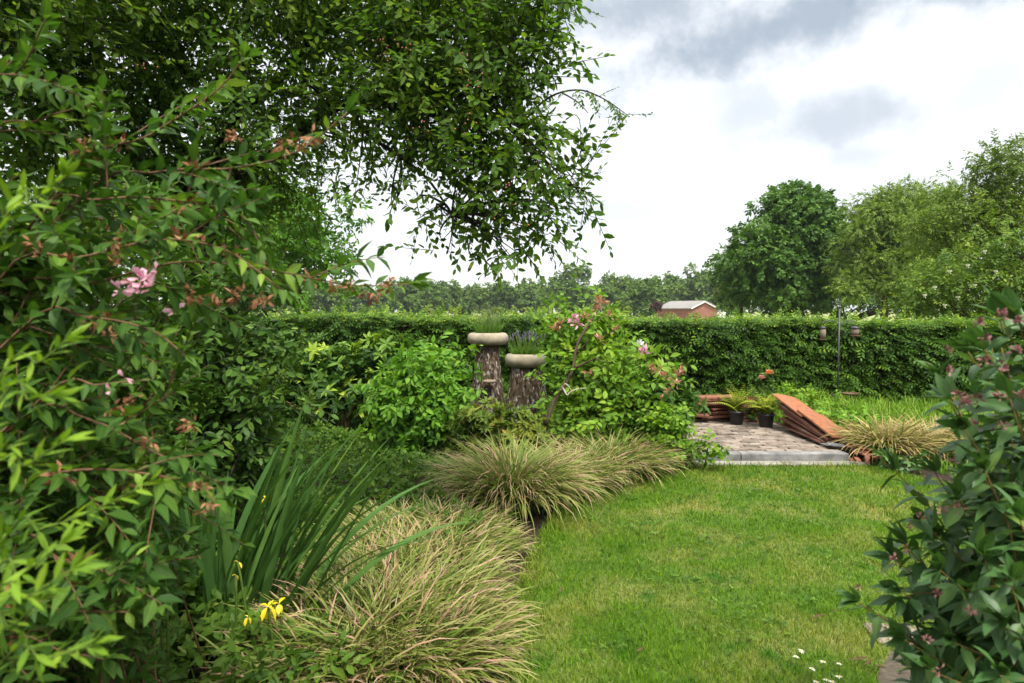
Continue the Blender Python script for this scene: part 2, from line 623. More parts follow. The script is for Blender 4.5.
M['bronze'] = leaf_mat('bronze_rhododendron_leaf', G3((0.045, 0.085, 0.020), (0.09, 0.14, 0.032), (0.17, 0.18, 0.045), (0.32, 0.17, 0.05)), rough=0.45)
M['raspberry'] = leaf_mat('bramble_leaf', G3((0.040, 0.11, 0.018), (0.070, 0.175, 0.024), (0.115, 0.24, 0.030), (0.17, 0.29, 0.045)), rough=0.5, spec=0.35)
M['cover'] = leaf_mat('ground_cover_leaf', G3((0.030, 0.068, 0.014), (0.055, 0.118, 0.022), (0.095, 0.17, 0.032), (0.17, 0.22, 0.06)), rough=0.45)
M['iris'] = leaf_mat('iris_blade', G3((0.026, 0.070, 0.026), (0.048, 0.115, 0.042), (0.080, 0.160, 0.055), (0.15, 0.24, 0.07)), rough=0.4, spec=0.4, trans=0.28)
M['maple'] = leaf_mat('maple_leaf', G3((0.032, 0.072, 0.022), (0.052, 0.115, 0.032), (0.080, 0.155, 0.042), (0.11, 0.19, 0.052)), rough=0.5, trans=0.25)
M['birch'] = leaf_mat('birch_leaf', G3((0.046, 0.082, 0.020), (0.084, 0.140, 0.034), (0.128, 0.195, 0.046), (0.18, 0.25, 0.065)), rough=0.5, trans=0.3)
M['willow'] = leaf_mat('willow_leaf', G3((0.070, 0.105, 0.022), (0.11, 0.155, 0.032), (0.15, 0.20, 0.045), (0.20, 0.25, 0.07)), rough=0.5, trans=0.3)
M['elder'] = leaf_mat('elder_leaf', G3((0.035, 0.078, 0.016), (0.072, 0.135, 0.024), (0.12, 0.19, 0.034), (0.20, 0.27, 0.06)), rough=0.5, trans=0.3)
M['dogwood'] = leaf_mat('loose_tree_leaf', G3((0.042, 0.080, 0.018), (0.080, 0.138, 0.030), (0.126, 0.198, 0.042), (0.19, 0.26, 0.07)), rough=0.5, trans=0.32)
M['far'] = leaf_mat('far_tree_leaf', G3((0.042, 0.082, 0.028), (0.064, 0.115, 0.036), (0.092, 0.150, 0.044), (0.13, 0.19, 0.055)), rough=0.6, spec=0.2, trans=0.25)
M['copper'] = leaf_mat('copper_leaf', G3((0.035, 0.014, 0.018), (0.055, 0.020, 0.024), (0.08, 0.028, 0.03)), rough=0.6, tint=(1.2, 0.6, 0.6))
M['fern'] = leaf_mat('fern_frond', G3((0.09, 0.15, 0.02), (0.17, 0.23, 0.03), (0.27, 0.29, 0.04), (0.34, 0.27, 0.06)), rough=0.5)
M['grey_leaf'] = leaf_mat('grey_green_needle', G3((0.06, 0.10, 0.05), (0.11, 0.16, 0.085), (0.19, 0.23, 0.15)), rough=0.6, tint=(1, 1.1, 0.8))
M['lav_leaf'] = leaf_mat('lavender_leaf', G3((0.04, 0.10, 0.02), (0.075, 0.165, 0.035), (0.13, 0.22, 0.06)), rough=0.6)
M['lav_flower'] = leaf_mat('lavender_spike', G3((0.085, 0.080, 0.11), (0.14, 0.125, 0.17), (0.22, 0.19, 0.25)), rough=0.7, tint=(1, 1, 1.1))
M['pink'] = leaf_mat('pink_petal', G3((0.42, 0.13, 0.21), (0.62, 0.27, 0.37), (0.78, 0.55, 0.60)), rough=0.5, trans=0.4, tint=(1.1, 0.9, 0.95), ustops=[(0, (0.45, 0.10, 0.18)), (1, (0.85, 0.62, 0.68))], ufac=0.5)
M['bud'] = leaf_mat('dusky_pink_bud', G3((0.12, 0.050, 0.042), (0.25, 0.110, 0.10), (0.45, 0.26, 0.24)), rough=0.55, trans=0.25, tint=(1.1, 0.9, 0.9))
M['spent'] = leaf_mat('withered_flower', G3((0.13, 0.05, 0.022), (0.28, 0.13, 0.058), (0.44, 0.25, 0.13)), rough=0.7, trans=0.25, tint=(1.1, 0.9, 0.8))
M['rust'] = leaf_mat('rusty_flower_head', G3((0.20, 0.075, 0.04), (0.40, 0.19, 0.11), (0.62, 0.40, 0.28)), rough=0.7, trans=0.3, tint=(1.1, 0.9, 0.8))
M['white'] = leaf_mat('white_petal', G3((0.70, 0.70, 0.66), (0.78, 0.78, 0.75), (0.82, 0.82, 0.80)), rough=0.6, trans=0.3, tint=(1, 1, 0.95))
M['yellow'] = leaf_mat('yellow_iris_petal', G3((0.62, 0.44, 0.008), (0.78, 0.60, 0.015), (0.84, 0.70, 0.05)), rough=0.5, trans=0.3, tint=(1, 1, 0.6))
M['orange'] = leaf_mat('apricot_petal', G3((0.60, 0.22, 0.09), (0.70, 0.33, 0.16), (0.76, 0.46, 0.28)), rough=0.5, trans=0.3, tint=(1.05, 0.95, 0.8))
M['rosepink'] = leaf_mat('rose_petal', G3((0.50, 0.18, 0.16), (0.60, 0.30, 0.27), (0.68, 0.42, 0.38)), rough=0.5, trans=0.3, tint=(1.05, 0.95, 0.9))
M['umbel'] = leaf_mat('cream_umbel', G3((0.48, 0.50, 0.32), (0.60, 0.60, 0.42), (0.70, 0.70, 0.55)), rough=0.7, trans=0.25, tint=(1, 1, 0.9))
M['red_leaf'] = leaf_mat('dull_red_leaf', G3((0.09, 0.06, 0.02), (0.22, 0.075, 0.045), (0.36, 0.15, 0.09)), rough=0.5, tint=(1.1, 0.9, 0.8))
M['long_grass'] = leaf_mat('long_grass_blade', G3((0.055, 0.13, 0.018), (0.095, 0.20, 0.024), (0.15, 0.26, 0.035), (0.24, 0.29, 0.08)), rough=0.5, trans=0.32)
M['turf'] = turf_mat('turf', False)
M['blade'] = turf_mat('grass_blade', True)
M['sedge'] = sedge_mat('sedge_blade', [(0, (0.028, 0.06, 0.008)), (0.5, (0.080, 0.145, 0.014)), (0.85, (0.17, 0.22, 0.03)), (1, (0.34, 0.28, 0.09))],
                       [(0, (0.045, 0.075, 0.015)), (0.35, (0.18, 0.20, 0.045)), (0.8, (0.36, 0.30, 0.115)), (1, (0.46, 0.36, 0.19))],
                       [(0, (0.06, 0.07, 0.02)), (0.35, (0.22, 0.15, 0.065)), (0.75, (0.42, 0.25, 0.16)), (1, (0.50, 0.33, 0.24))])
M['sedge_gold'] = sedge_mat('gold_sedge_blade', [(0, (0.06, 0.10, 0.015)), (0.5, (0.13, 0.17, 0.03)), (1, (0.34, 0.27, 0.07))],
                            [(0, (0.08, 0.09, 0.02)), (0.4, (0.32, 0.27, 0.07)), (1, (0.50, 0.38, 0.15))],
                            [(0, (0.06, 0.06, 0.02)), (0.4, (0.22, 0.14, 0.06)), (1, (0.42, 0.26, 0.15))])
M['soil'] = rough_mat('soil', (0.016, 0.011, 0.008), (0.055, 0.038, 0.026), 30, 0.95, 0.6)
M['field'] = rough_mat('field_grass', (0.17, 0.20, 0.06), (0.27, 0.27, 0.11), 0.15, 0.9, 0.0)
M['bark'] = rough_mat('brown_bark', (0.028, 0.018, 0.012), (0.12, 0.085, 0.055), 30, 0.9, 0.6, (1, 1, 0.25))
M['darkbark'] = rough_mat('dark_bark', (0.012, 0.010, 0.008), (0.05, 0.04, 0.03), 30, 0.9, 0.6, (1, 1, 0.25))
M['stem'] = rough_mat('woody_stem', (0.07, 0.036, 0.020), (0.20, 0.115, 0.065), 60, 0.75, 0.3, (1, 1, 0.3))
M['yellow_stem'] = rough_mat('ochre_stem', (0.13, 0.085, 0.025), (0.30, 0.20, 0.06), 50, 0.65, 0.2)
M['green_stem'] = rough_mat('green_stem', (0.05, 0.09, 0.015), (0.11, 0.16, 0.03), 30, 0.6, 0.1)
M['twig'] = rough_mat('hedge_twig', (0.012, 0.012, 0.007), (0.030, 0.026, 0.014), 18, 0.95, 0.4)
M['flaky'] = bark_mat()
M['cutwood'] = rough_mat('weathered_cut_wood', (0.12, 0.085, 0.06), (0.27, 0.21, 0.16), 40, 0.9, 0.4)
M['palewood'] = rough_mat('bleached_twig', (0.30, 0.24, 0.19), (0.48, 0.42, 0.35), 40, 0.8, 0.2)
M['stone_pot'] = rough_mat('sand_coloured_stone', (0.18, 0.150, 0.100), (0.36, 0.31, 0.225), 7, 0.75, 0.12, bscale=90)
M['black_pot'] = rough_mat('black_plastic', (0.012, 0.012, 0.013), (0.022, 0.022, 0.024), 20, 0.42, 0.05, spec=0.5)
M['terracotta'] = rough_mat('terracotta', (0.10, 0.038, 0.023), (0.20, 0.08, 0.048), 9, 0.9, 0.45, rndmix=0.4, c3=(0.24, 0.14, 0.095), bscale=60)
M['terracotta_bright'] = rough_mat('orange_terracotta', (0.16, 0.060, 0.030), (0.27, 0.108, 0.053), 8, 0.9, 0.4, rndmix=0.2, c3=(0.14, 0.082, 0.062), bscale=60)
M['terracotta_dull'] = rough_mat('dull_terracotta', (0.06, 0.028, 0.019), (0.15, 0.068, 0.045), 6, 0.88, 0.4, rndmix=0.4, c3=(0.17, 0.11, 0.085), bscale=60)
M['paver'] = rough_mat('grey_brown_brick', (0.095, 0.073, 0.056), (0.19, 0.152, 0.12), 9, 0.9, 0.3, rndmix=0.34, c3=(0.23, 0.20, 0.165), bscale=70)
M['joint'] = rough_mat('joint_sand', (0.05, 0.040, 0.030), (0.11, 0.095, 0.065), 40, 0.95, 0.4)
M['concrete'] = rough_mat('grey_concrete', (0.07, 0.07, 0.066), (0.165, 0.162, 0.155), 6, 0.88, 0.25, rndmix=0.12, bscale=110, c3=(0.25, 0.245, 0.23))
M['old_concrete'] = rough_mat('stained_concrete', (0.12, 0.11, 0.09), (0.27, 0.25, 0.21), 7, 0.9, 0.3, rndmix=0.2, bscale=90)
M['slate'] = rough_mat('grey_slate', (0.10, 0.11, 0.115), (0.24, 0.25, 0.25), 12, 0.6, 0.2)
M['iron'] = rough_mat('dark_iron', (0.020, 0.021, 0.020), (0.055, 0.055, 0.05), 40, 0.5, 0.1, spec=0.5)
M['rusty'] = rough_mat('rusty_tray', (0.07, 0.035, 0.022), (0.17, 0.10, 0.07), 30, 0.8, 0.3)
M['seed'] = rough_mat('bird_seed', (0.10, 0.075, 0.05), (0.30, 0.24, 0.18), 160, 0.9, 0.5)
M['brick'] = rough_mat('red_brick_wall', (0.20, 0.085, 0.065), (0.27, 0.125, 0.095), 1.5, 0.9, 0)
M['barn_roof'] = rough_mat('pale_grey_roofing', (0.19, 0.18, 0.165), (0.25, 0.24, 0.22), 0.6, 0.9, 0)
M['white_paint'] = rough_mat('white_paint', (0.7, 0.7, 0.68), (0.8, 0.8, 0.78), 3, 0.6, 0)
M['blue'] = rough_mat('blue_glaze', (0.05, 0.12, 0.26), (0.12, 0.22, 0.38), 20, 0.3, 0.0, spec=0.6)
M['black'] = rough_mat('black_glaze', (0.012, 0.012, 0.014), (0.03, 0.03, 0.035), 20, 0.35, 0.0)
M['dry_leaf'] = rough_mat('dry_brown_leaf', (0.045, 0.028, 0.014), (0.13, 0.085, 0.045), 30, 0.85, 0.2)
M['berry'] = rough_mat('red_berry', (0.16, 0.035, 0.020), (0.34, 0.11, 0.05), 20, 0.35, 0.0, spec=0.5)


# ------------------------------------------------------------------ leaf and spray templates (unit length along +Y, upper face +Z)
def leaf(wid=0.45, fold=0.12, curl=0.15, st=((0.3, 0.9), (0.62, 0.85)), tipdrop=0.0):
    v, u, ww = [(0, 0, 0)], [0.0], [0.0]
    for t, k in st:
        w = wid / 2 * k
        z = -curl * t * t
        v += [(-w, t, z + fold * w * 2), (0, t, z), (w, t, z + fold * w * 2)]
        u += [t] * 3
        ww += [1.0, 0.0, 1.0]
    v.append((0, 1, -curl - tipdrop)); u.append(1.0); ww.append(0.3)
    n = len(st)
    f = [(0, 2, 1), (0, 3, 2)]
    for i in range(n - 1):
        a = 1 + 3 * i
        f += [(a, a + 1, a + 4, a + 3), (a + 1, a + 2, a + 5, a + 4)]
    a, e = 1 + 3 * (n - 1), len(v) - 1
    f += [(a, a + 1, e), (a + 1, a + 2, e)]
    return Tpl(v, f, u, w=ww)


def quadleaf(wid=0.5, fold=0.15, curl=0.1):
    w = wid / 2
    return Tpl([(0, 0, 0), (-w, 0.45, fold * w), (0, 1, -curl), (w, 0.45, fold * w)], [(0, 3, 2), (0, 2, 1)], [0, .5, 1, .5])


def hexleaf(wid=0.5, curl=0.12):
    w = wid / 2
    return Tpl([(0, 0, 0), (-w * .85, .28, .02), (-w * .8, .66, -curl * .5), (0, 1, -curl), (w * .8, .66, -curl * .5), (w * .85, .28, .02)],
               [(0, 5, 4, 3), (0, 3, 2, 1)], [0, .3, .6, 1, .6, .3])


LEAF_OVAL = leaf(0.52, 0.12, 0.15)
LEAF_LANCE = leaf(0.38, 0.16, 0.22, ((0.25, 0.85), (0.5, 1.0), (0.78, 0.55)))
LEAF_WEIG = [leaf(0.40, f, c, ((0.22, 0.7), (0.48, 1.0), (0.76, 0.55))) for f, c in ((0.22, 0.12), (0.12, 0.30), (0.3, 0.2), (0.16, 0.45))]
LEAF_NARROW = leaf(0.22, 0.12, 0.08, ((0.3, 0.9), (0.65, 0.85)))
LEAF_QUAD = quadleaf()
LEAF_HEX = hexleaf()
LEAF_HEXN = hexleaf(0.36)
LEAF_ROUND = hexleaf(0.72)


def twig_t(length, r=0.004, sag=0.0):
    v = []
    for t in (0, 1):
        for k in range(3):
            a = k * 2.094
            v.append((r * (1 - 0.6 * t) * math.cos(a), t * length, r * (1 - 0.6 * t) * math.sin(a) - sag * t * t * length))
    return Tpl(v, [(0, 1, 4, 3), (1, 2, 5, 4), (2, 0, 3, 5)], mat=[1, 1, 1])


def spray(n, lf, length, ls, ang=58, sag=0.15, flat=0.25, twig=True, r=0.004, tip=True, rj=0.12, leafdroop=0.2):
    """a twig with leaves to both sides, all within one cluster"""
    parts = [twig_t(length, r, sag)] if twig else []
    for i in range(n):
        t = (i + 0.6) / n
        last = tip and i == n - 1
        side = 1 if i % 2 else -1
        a = math.radians(ang + R.normal() * 12) * side * (0.08 if last else 1)
        d = np.array([math.sin(a), math.cos(a), R.normal() * flat - leafdroop])
        up = np.array([R.normal() * flat * 1.6, R.normal() * flat, 1.0])
        Rm = frames(d[None], up[None])[0]
        s = ls * R.uniform(0.75, 1.15) * (1 if t < 0.85 else 0.8)
        parts.append(lf.at((0, t * length, -sag * t * t * length), Rm, s, R.normal() * rj + (0.06 if last else 0)))
    return Tpl.join(parts)


def rosette(n, lf, ls, elev=15, rj=0.1, jit=14):
    parts = []
    for i in range(n):
        a = i * 2.399 + R.normal() * 0.15
        e = math.radians(elev + R.normal() * jit)
        d = np.array([math.cos(a) * math.cos(e), math.sin(e), math.sin(a) * math.cos(e)])
        Rm = frames(d[None], np.array([[0.0, 1.0, 0.0]]))[0]
        parts.append(lf.at((0, 0, 0), Rm, ls * R.uniform(0.75, 1.15), R.normal() * rj))
    return Tpl.join(parts)


def cluster(n, lf, ls, spread=0.6, rj=0.2):
    """a tight knot of petals or buds pointing every way above +Y"""
    parts = []
    for i in range(n):
        d = nrm(R.normal(size=3) + np.array([0, 0.9, 0]))
        Rm = frames(d[None], R.normal(size=(1, 3)))[0]
        parts.append(lf.at(d * ls * spread * R.uniform(0, 0.8), Rm, ls * R.uniform(0.7, 1.2), R.normal() * rj))
    return Tpl.join(parts)


def bez(p0, p1, p2, n=12):
    t = np.linspace(0, 1, n)[:, None]
    return (1 - t) ** 2 * np.asarray(p0) + 2 * t * (1 - t) * np.asarray(p1) + t * t * np.asarray(p2)


def smooth_path(pts, n=24):
    pts = np.asarray(pts, float)
    t = np.linspace(0, len(pts) - 1, n)
    out = []
    P_ = np.vstack([2 * pts[0] - pts[1], pts, 2 * pts[-1] - pts[-2]])
    for x in t:
        i = min(int(x), len(pts) - 2)
        f = x - i
        a, b, c, d = P_[i], P_[i + 1], P_[i + 2], P_[i + 3]
        out.append(0.5 * (2 * b + (c - a) * f + (2 * a - 5 * b + 4 * c - d) * f * f + (3 * b - a - 3 * c + d) * f ** 3))
    return np.array(out)


def along(path, step, t0=0.0, t1=1.0):
    seg = np.linalg.norm(np.diff(path, axis=0), axis=1)
    cum = np.concatenate([[0], np.cumsum(seg)])
    s = np.arange(cum[-1] * t0, cum[-1] * t1, step)
    pos = np.stack([np.interp(s, cum, path[:, k]) for k in range(3)], -1)
    tg = nrm(np.stack([np.interp(s, cum, np.gradient(path[:, k])) for k in range(3)], -1))
    return pos, tg, s / cum[-1]


def pair_leaves(path, step, t0, ls, fwd=0.55, droop=0.25, uprand=0.35, t1=1.0, grow=0.35):
    """opposite leaf pairs along a stem: returns position, direction, up, size"""
    pos, tg, s = along(path, step, t0, t1)
    up = np.tile(np.array([0, 0, 1.0]), (len(pos), 1))
    sd = nrm(np.cross(tg, up) + 1e-4)
    uu = np.cross(sd, tg)
    A = R.normal() + np.arange(len(pos)) * math.pi / 2 + R.normal(size=len(pos)) * 0.25
    out = ([], [], [], [])
    for sg in (1, -1):
        d = sg * (np.cos(A)[:, None] * sd + np.sin(A)[:, None] * uu * 0.7)
        d = d + tg * fwd * R.uniform(0.6, 1.4, len(pos))[:, None] - np.array([0, 0, 1.0]) * droop * R.uniform(0.2, 1.6, len(pos))[:, None]
        out[0].append(pos); out[1].append(nrm(d))
        out[2].append(nrm(up + R.normal(size=d.shape) * uprand))
        out[3].append(ls * R.uniform(0.7, 1.15, len(pos)) * (1 - grow * np.clip((s - 0.8) / 0.2, 0, 1)))
    return [np.concatenate(x) for x in out]


class Leaves:
    def __init__(s):
        s.p, s.d, s.u, s.s, s.r = [], [], [], [], []

    def add(s, p, d, u, sc, r):
        s.p.append(p); s.d.append(d); s.u.append(u); s.s.append(sc); s.r.append(np.broadcast_to(r, (len(p),)))

    def put(s, mb, tpl, mat=0):
        if not s.p:
            return
        p, d, u, sc, r = [np.concatenate(x) for x in (s.p, s.d, s.u, s.s, s.r)]
        if isinstance(tpl, list):
            mb.scatter_multi(tpl, p, frames(d, u), sc, r, mat)
        else:
            mb.scatter(tpl, p, frames(d, u), sc, r, mat)


def blades(mb, base, az, Ln, Wd, lean, curve, segs=5, rnd=None, mat=0, fold=0.0, taper=2.5, tw=0.6, basew=0.7, p=1.4):
    n = len(base)
    t = np.linspace(0, 1, segs + 1)
    ang = lean[:, None] + curve[:, None] * t[None, :] ** p
    am = (ang[:, 1:] + ang[:, :-1]) / 2
    ds = (Ln / segs)[:, None]
    rr = np.concatenate([np.zeros((n, 1)), np.cumsum(np.sin(am) * ds, 1)], 1)
    zz = np.concatenate([np.zeros((n, 1)), np.cumsum(np.cos(am) * ds, 1)], 1)
    ca, sa = np.cos(az)[:, None], np.sin(az)[:, None]
    pos = np.stack([base[:, 0:1] + rr * ca, base[:, 1:2] + rr * sa, base[:, 2:3] + zz], -1)
    twv = R.normal(size=n) * tw
    ct, stw = np.cos(twv)[:, None], np.sin(twv)[:, None]
    sx = np.stack([-sa * ct + np.cos(ang) * ca * stw, ca * ct + np.cos(ang) * sa * stw, -np.sin(ang) * stw], -1)
    prof = (basew + (1 - basew) * np.minimum(t * 4, 1)) * (1 - t ** taper)
    hw = Wd[:, None] / 2 * prof[None, :]
    a = pos - sx * hw[..., None]
    b = pos + sx * hw[..., None]
    rnd = R.uniform(0, 1, n) if rnd is None else rnd
    if fold > 0:
        nv = np.cross(sx, np.stack([np.sin(ang) * ca, np.sin(ang) * sa, np.cos(ang)], -1))
        mid = pos + nv * hw[..., None] * fold
        v = np.stack([a, mid, b], 2).reshape(n, -1, 3)
        k = 3 * (segs + 1)
        f = []
        for i in range(segs):
            o = 3 * i
            f += [o, o + 1, o + 4, o + 3, o + 1, o + 2, o + 5, o + 4]
        tot = np.full(2 * segs, 4)
        u = np.repeat(t, 3)
    else:
        v = np.stack([a, b], 2).reshape(n, -1, 3)[:, :-1, :]
        k = 2 * segs + 1
        f = []
        for i in range(segs - 1):
            o = 2 * i
            f += [o, o + 1, o + 3, o + 2]
        f += [2 * segs - 2, 2 * segs - 1, 2 * segs]
        tot = np.array([4] * (segs - 1) + [3])
        u = np.concatenate([np.repeat(t[:-1], 2), [1.0]])
    l = (np.array(f)[None, :] + (np.arange(n) * k)[:, None]).ravel()
    mb.raw(v.reshape(-1, 3), l, np.tile(tot, n), np.tile(u, n), np.repeat(rnd, k), np.full(len(tot) * n, mat))


def in_poly(pts, poly):
    x, y = pts[:, 0], pts[:, 1]
    c = np.zeros(len(pts), bool)
    j = len(poly) - 1
    for i in range(len(poly)):
        xi, yi = poly[i]; xj, yj = poly[j]
        k = ((yi > y) != (yj > y)) & (x < (xj - xi) * (y - yi) / (yj - yi + 1e-12) + xi)
        c ^= k
        j = i
    return c


def sheet(name, poly, z, mat, kind='structure', label=None, res=None):
    me = bpy.data.meshes.new(name)
    me.from_pydata([(p[0], p[1], z) for p in poly], [], [list(range(len(poly)))])
    me.materials.append(mat)
    o = bpy.data.objects.new(name, me)
    COL.objects.link(o)
    return tag(o, label, None, None, kind)


def crown(mb, lobes, dens, tpls, sc, droop=0.3, upw=0.8, shell=(0.55, 1.05), under=0.35, rbase=0.45, rj=0.18, jit=0.7, toplight=0.0, mat=0):
    ps, ds, us, rs = [], [], [], []
    for c, r, k in lobes:
        r = np.asarray(r, float) * np.ones(3)
        n = int(dens * k * (r[0] * r[1] + r[1] * r[2] + r[0] * r[2]) / 3 * 4 * math.pi)
        d = nrm(R.normal(size=(n, 3)))
        keep = (d[:, 2] > -0.35) | (R.uniform(size=n) < under)
        d = d[keep]
        f = R.uniform(shell[0], shell[1], len(d)) ** 0.6
        ps.append(np.asarray(c) + d * r * f[:, None])
        dd = d + R.normal(size=d.shape) * jit
        dd[:, 2] -= droop
        ds.append(nrm(dd))
        us.append(nrm(np.array([0, 0, 1.0]) * upw + d * 0.6 + R.normal(size=d.shape) * 0.25))
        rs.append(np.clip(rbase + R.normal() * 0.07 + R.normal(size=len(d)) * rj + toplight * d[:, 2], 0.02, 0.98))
    p, d, u, r = [np.concatenate(x) for x in (ps, ds, us, rs)]
    mb.scatter_multi(tpls, p, frames(d, u), sc * R.uniform(0.75, 1.2, len(p)), r, mat)


def lobes_on(envs, n, r0, r1, squash=0.8, fill=0.25):
    """foliage lobes set over the surface of a few ellipsoids"""
    out = []
    wts = np.array([e[1][0] * e[1][2] for e in envs], float)
    wts /= wts.sum()
    for i in range(n):
        c, r = envs[R.choice(len(envs), p=wts)]
        d = nrm(R.normal(size=3))
        f = R.uniform(0.35, 0.7) if R.uniform() < fill else R.uniform(0.8, 1.0)
        s = R.uniform(r0, r1)
        out.append((np.asarray(c) + d * np.asarray(r) * f, (s, s, s * squash), 1.0))
    return out


def limbs(mb, base, top, targets, r0, r1=0.02, sides=6, mat=0, bend=0.25, n=9, wob=0.04):
    """a tapered trunk to `top`, limbs from along it to each target"""
    base, top = np.asarray(base, float), np.asarray(top, float)
    trunk = smooth_path([base, base * .5 + top * .5 + R.normal(size=3) * 0.05 * np.linalg.norm(top - base) * np.array([1, 1, 0]), top], 12)
    rad = np.linspace(r0, r0 * 0.45, 12)
    rad[0] *= 1.35
    mb.tube(trunk, rad, 10, mat, wob=wob)
    for t in targets:
        t = np.asarray(t, float)
        f = R.uniform(0.55, 1.0)
        i = min(11, int(f * 11))
        a = trunk[i]
        m = a * 0.5 + t * 0.5 + np.array([0, 0, 1.0]) * bend * np.linalg.norm(t - a) * 0.5
        L_ = np.linalg.norm(t - a)
        rr = min(rad[i] * 0.6, 0.012 + 0.022 * L_) if r0 < 0.3 else rad[i] * 0.45
        mb.tube(bez(a, m, t, n), np.linspace(rr, max(r1 * 0.3, rr * 0.15), n), sides, mat, wob=wob)


# ------------------------------------------------------------------ ground, field, lawn, paving
PZ = 0.09                                            # height of the paved platform
LAWN_PX = [(500, 720), (512, 683), (509, 645), (516, 605), (528, 560), (556, 515), (598, 490), (648, 473), (690, 466)]
lawn_poly = [tuple(G(*p)[:2]) for p in LAWN_PX]
lawn_poly = [(lawn_poly[0][0] - 0.05, 1.6)] + lawn_poly
front_l, front_r = G(664, 463), G(852, 463)
YF = float((front_l[1] + front_r[1]) / 2)            # front of the paved platform
XL, XR = float(front_l[0]) - 0.5, float(front_r[0]) - 0.02
YB = float(G(760, 423, PZ)[1]) + 0.25
lawn_poly += [(float(G(690, 466)[0]) + 0.05, YF - 0.17), (XR + 0.05, YF - 0.17), (G(868, 466)[0], G(868, 466)[1]), (3.9, 6.6), (4.4, 5.4), (4.6, 3.5), (4.6, 1.6)]
GX = 900.0
sheet('ground', [(-GX, -60), (GX, -60), (GX, 1400), (-GX, 1400)], -0.008, M['soil'])
sheet('field', [(-GX, 14.5), (GX, 14.5), (GX, 1390), (-GX, 1390)], 0.0, M['field'])
sheet('lawn', lawn_poly, 0.0, M['turf'])
path_poly = [tuple(G(*p)[:2]) for p in ((884, 700), (876, 676), (890, 655), (905, 640), (960, 628), (1080, 640), (1080, 710))]


def grass():
    mb = MB()
    for (y0, y1, dn, w, h) in ((1.7, 3.6, 13000, 0.0034, 0.042), (3.6, 5.0, 8500, 0.0042, 0.038), (5.0, YF, 5200, 0.0058, 0.036)):
        n = int((y1 - y0) * 5.0 * dn)
        p = np.stack([R.uniform(-0.4, 4.6, n), R.uniform(y0, y1, n), np.zeros(n)], -1)
        ok = in_poly(p, lawn_poly) & ~in_poly(p, path_poly) & (np.abs(p[:, 0]) < p[:, 1] * 1.1 + 0.4)
        p = p[ok]
        n = len(p)
        q = np.sin(p[:, 0] * 3.1 + 1.7 * np.sin(p[:, 1] * 1.3)) * np.sin(p[:, 1] * 2.7 + p[:, 0]) * 0.5 + 0.5
        q2 = np.sin(p[:, 0] * 9.1 + 2.1 * np.sin(p[:, 1] * 4.3)) * np.sin(p[:, 1] * 8.1 + 3 * p[:, 0]) * 0.5 + 0.5
        Ln = h * R.uniform(0.45, 1.25, n) * (0.75 + 0.35 * q + 0.25 * q2)
        blades(mb, p, R.uniform(0, 6.283, n), Ln, np.full(n, w) * R.uniform(0.6, 1.3, n), np.abs(R.normal(0.3, 0.3, n)), R.uniform(0.1, 1.3, n), 2,
               rnd=np.clip(R.beta(2, 2.2, n) * 0.95 + (R.uniform(size=n) < 0.03) * 0.5, 0, 1))
    # longer fringe where the mower misses the edge
    e = np.array(lawn_poly[1:11])
    pts = []
    for a, b in zip(e[:-1], e[1:]):
        k = int(np.linalg.norm(b - a) * 420)
        t = R.uniform(0, 1, (k, 1))
        pts.append(a * (1 - t) + b * t + R.normal(size=(k, 2)) * 0.035 + np.array([0.03, 0]))
    p = np.concatenate(pts)
    p = np.column_stack([p, np.zeros(len(p))])
    n = len(p)
    blades(mb, p, R.uniform(0, 6.283, n), R.uniform(0.04, 0.12, n), R.uniform(0.004, 0.007, n), np.abs(R.normal(0.3, 0.25, n)), R.uniform(0.2, 1.2, n), 3)
    xs = R.uniform(XL + 0.4, XR, 500)
    p = np.column_stack([xs, np.full(500, YF - 0.19) + R.normal(size=500) * 0.02, np.zeros(500)])
    blades(mb, p, R.uniform(0, 6.283, 500), R.uniform(0.03, 0.10, 500), R.uniform(0.004, 0.007, 500), np.abs(R.normal(0.3, 0.25, 500)), R.uniform(0.2, 1.0, 500), 3)
    tag(mb.build('grass', M['blade'], smooth=False), 'short mown lawn grass with yellowed patches', 'grass', None, 'stuff')


grass()


def long_grass():
    mb = MB()
    n = 9000
    p = np.stack([R.uniform(XR + 0.15, 9.0, n), R.uniform(YF + 1.0, 11.35, n), np.zeros(n)], -1)
    p = np.concatenate([p, np.stack([R.uniform(4.2, 9.0, 6000), R.uniform(4.5, YF + 1.0, 6000), np.zeros(6000)], -1)])
    p = np.concatenate([p, np.stack([R.uniform(XR - 1.7, XR + 0.3, 1100), R.uniform(YB + 0.35, 11.2, 1100), np.zeros(1100)], -1)])
    p = p[~((p[:, 0] < XR + 0.2) & ((p[:, 1] < YB + 0.2) | (R.uniform(size=len(p)) < 0.75)))]
    n = len(p)
    h = 0.12 + 0.10 * np.clip((p[:, 1] - 8.4) / 2.5, 0, 1)
    h = h * np.where((p[:, 0] < 5.6) & (p[:, 0] > XR + .2) & (p[:, 1] > 8.6), 1.35, 0.9)
    blades(mb, p, R.uniform(0, 6.283, n), h * R.uniform(0.6, 1.4, n), R.uniform(0.009, 0.017, n), np.abs(R.normal(0.12, 0.18, n)), R.uniform(0.2, 1.4, n), 4)
    tag(mb.build('long_grass', M['long_grass'], smooth=False), 'unmown bright green grass between the patio and the hedge', 'grass', None, 'stuff')


long_grass()


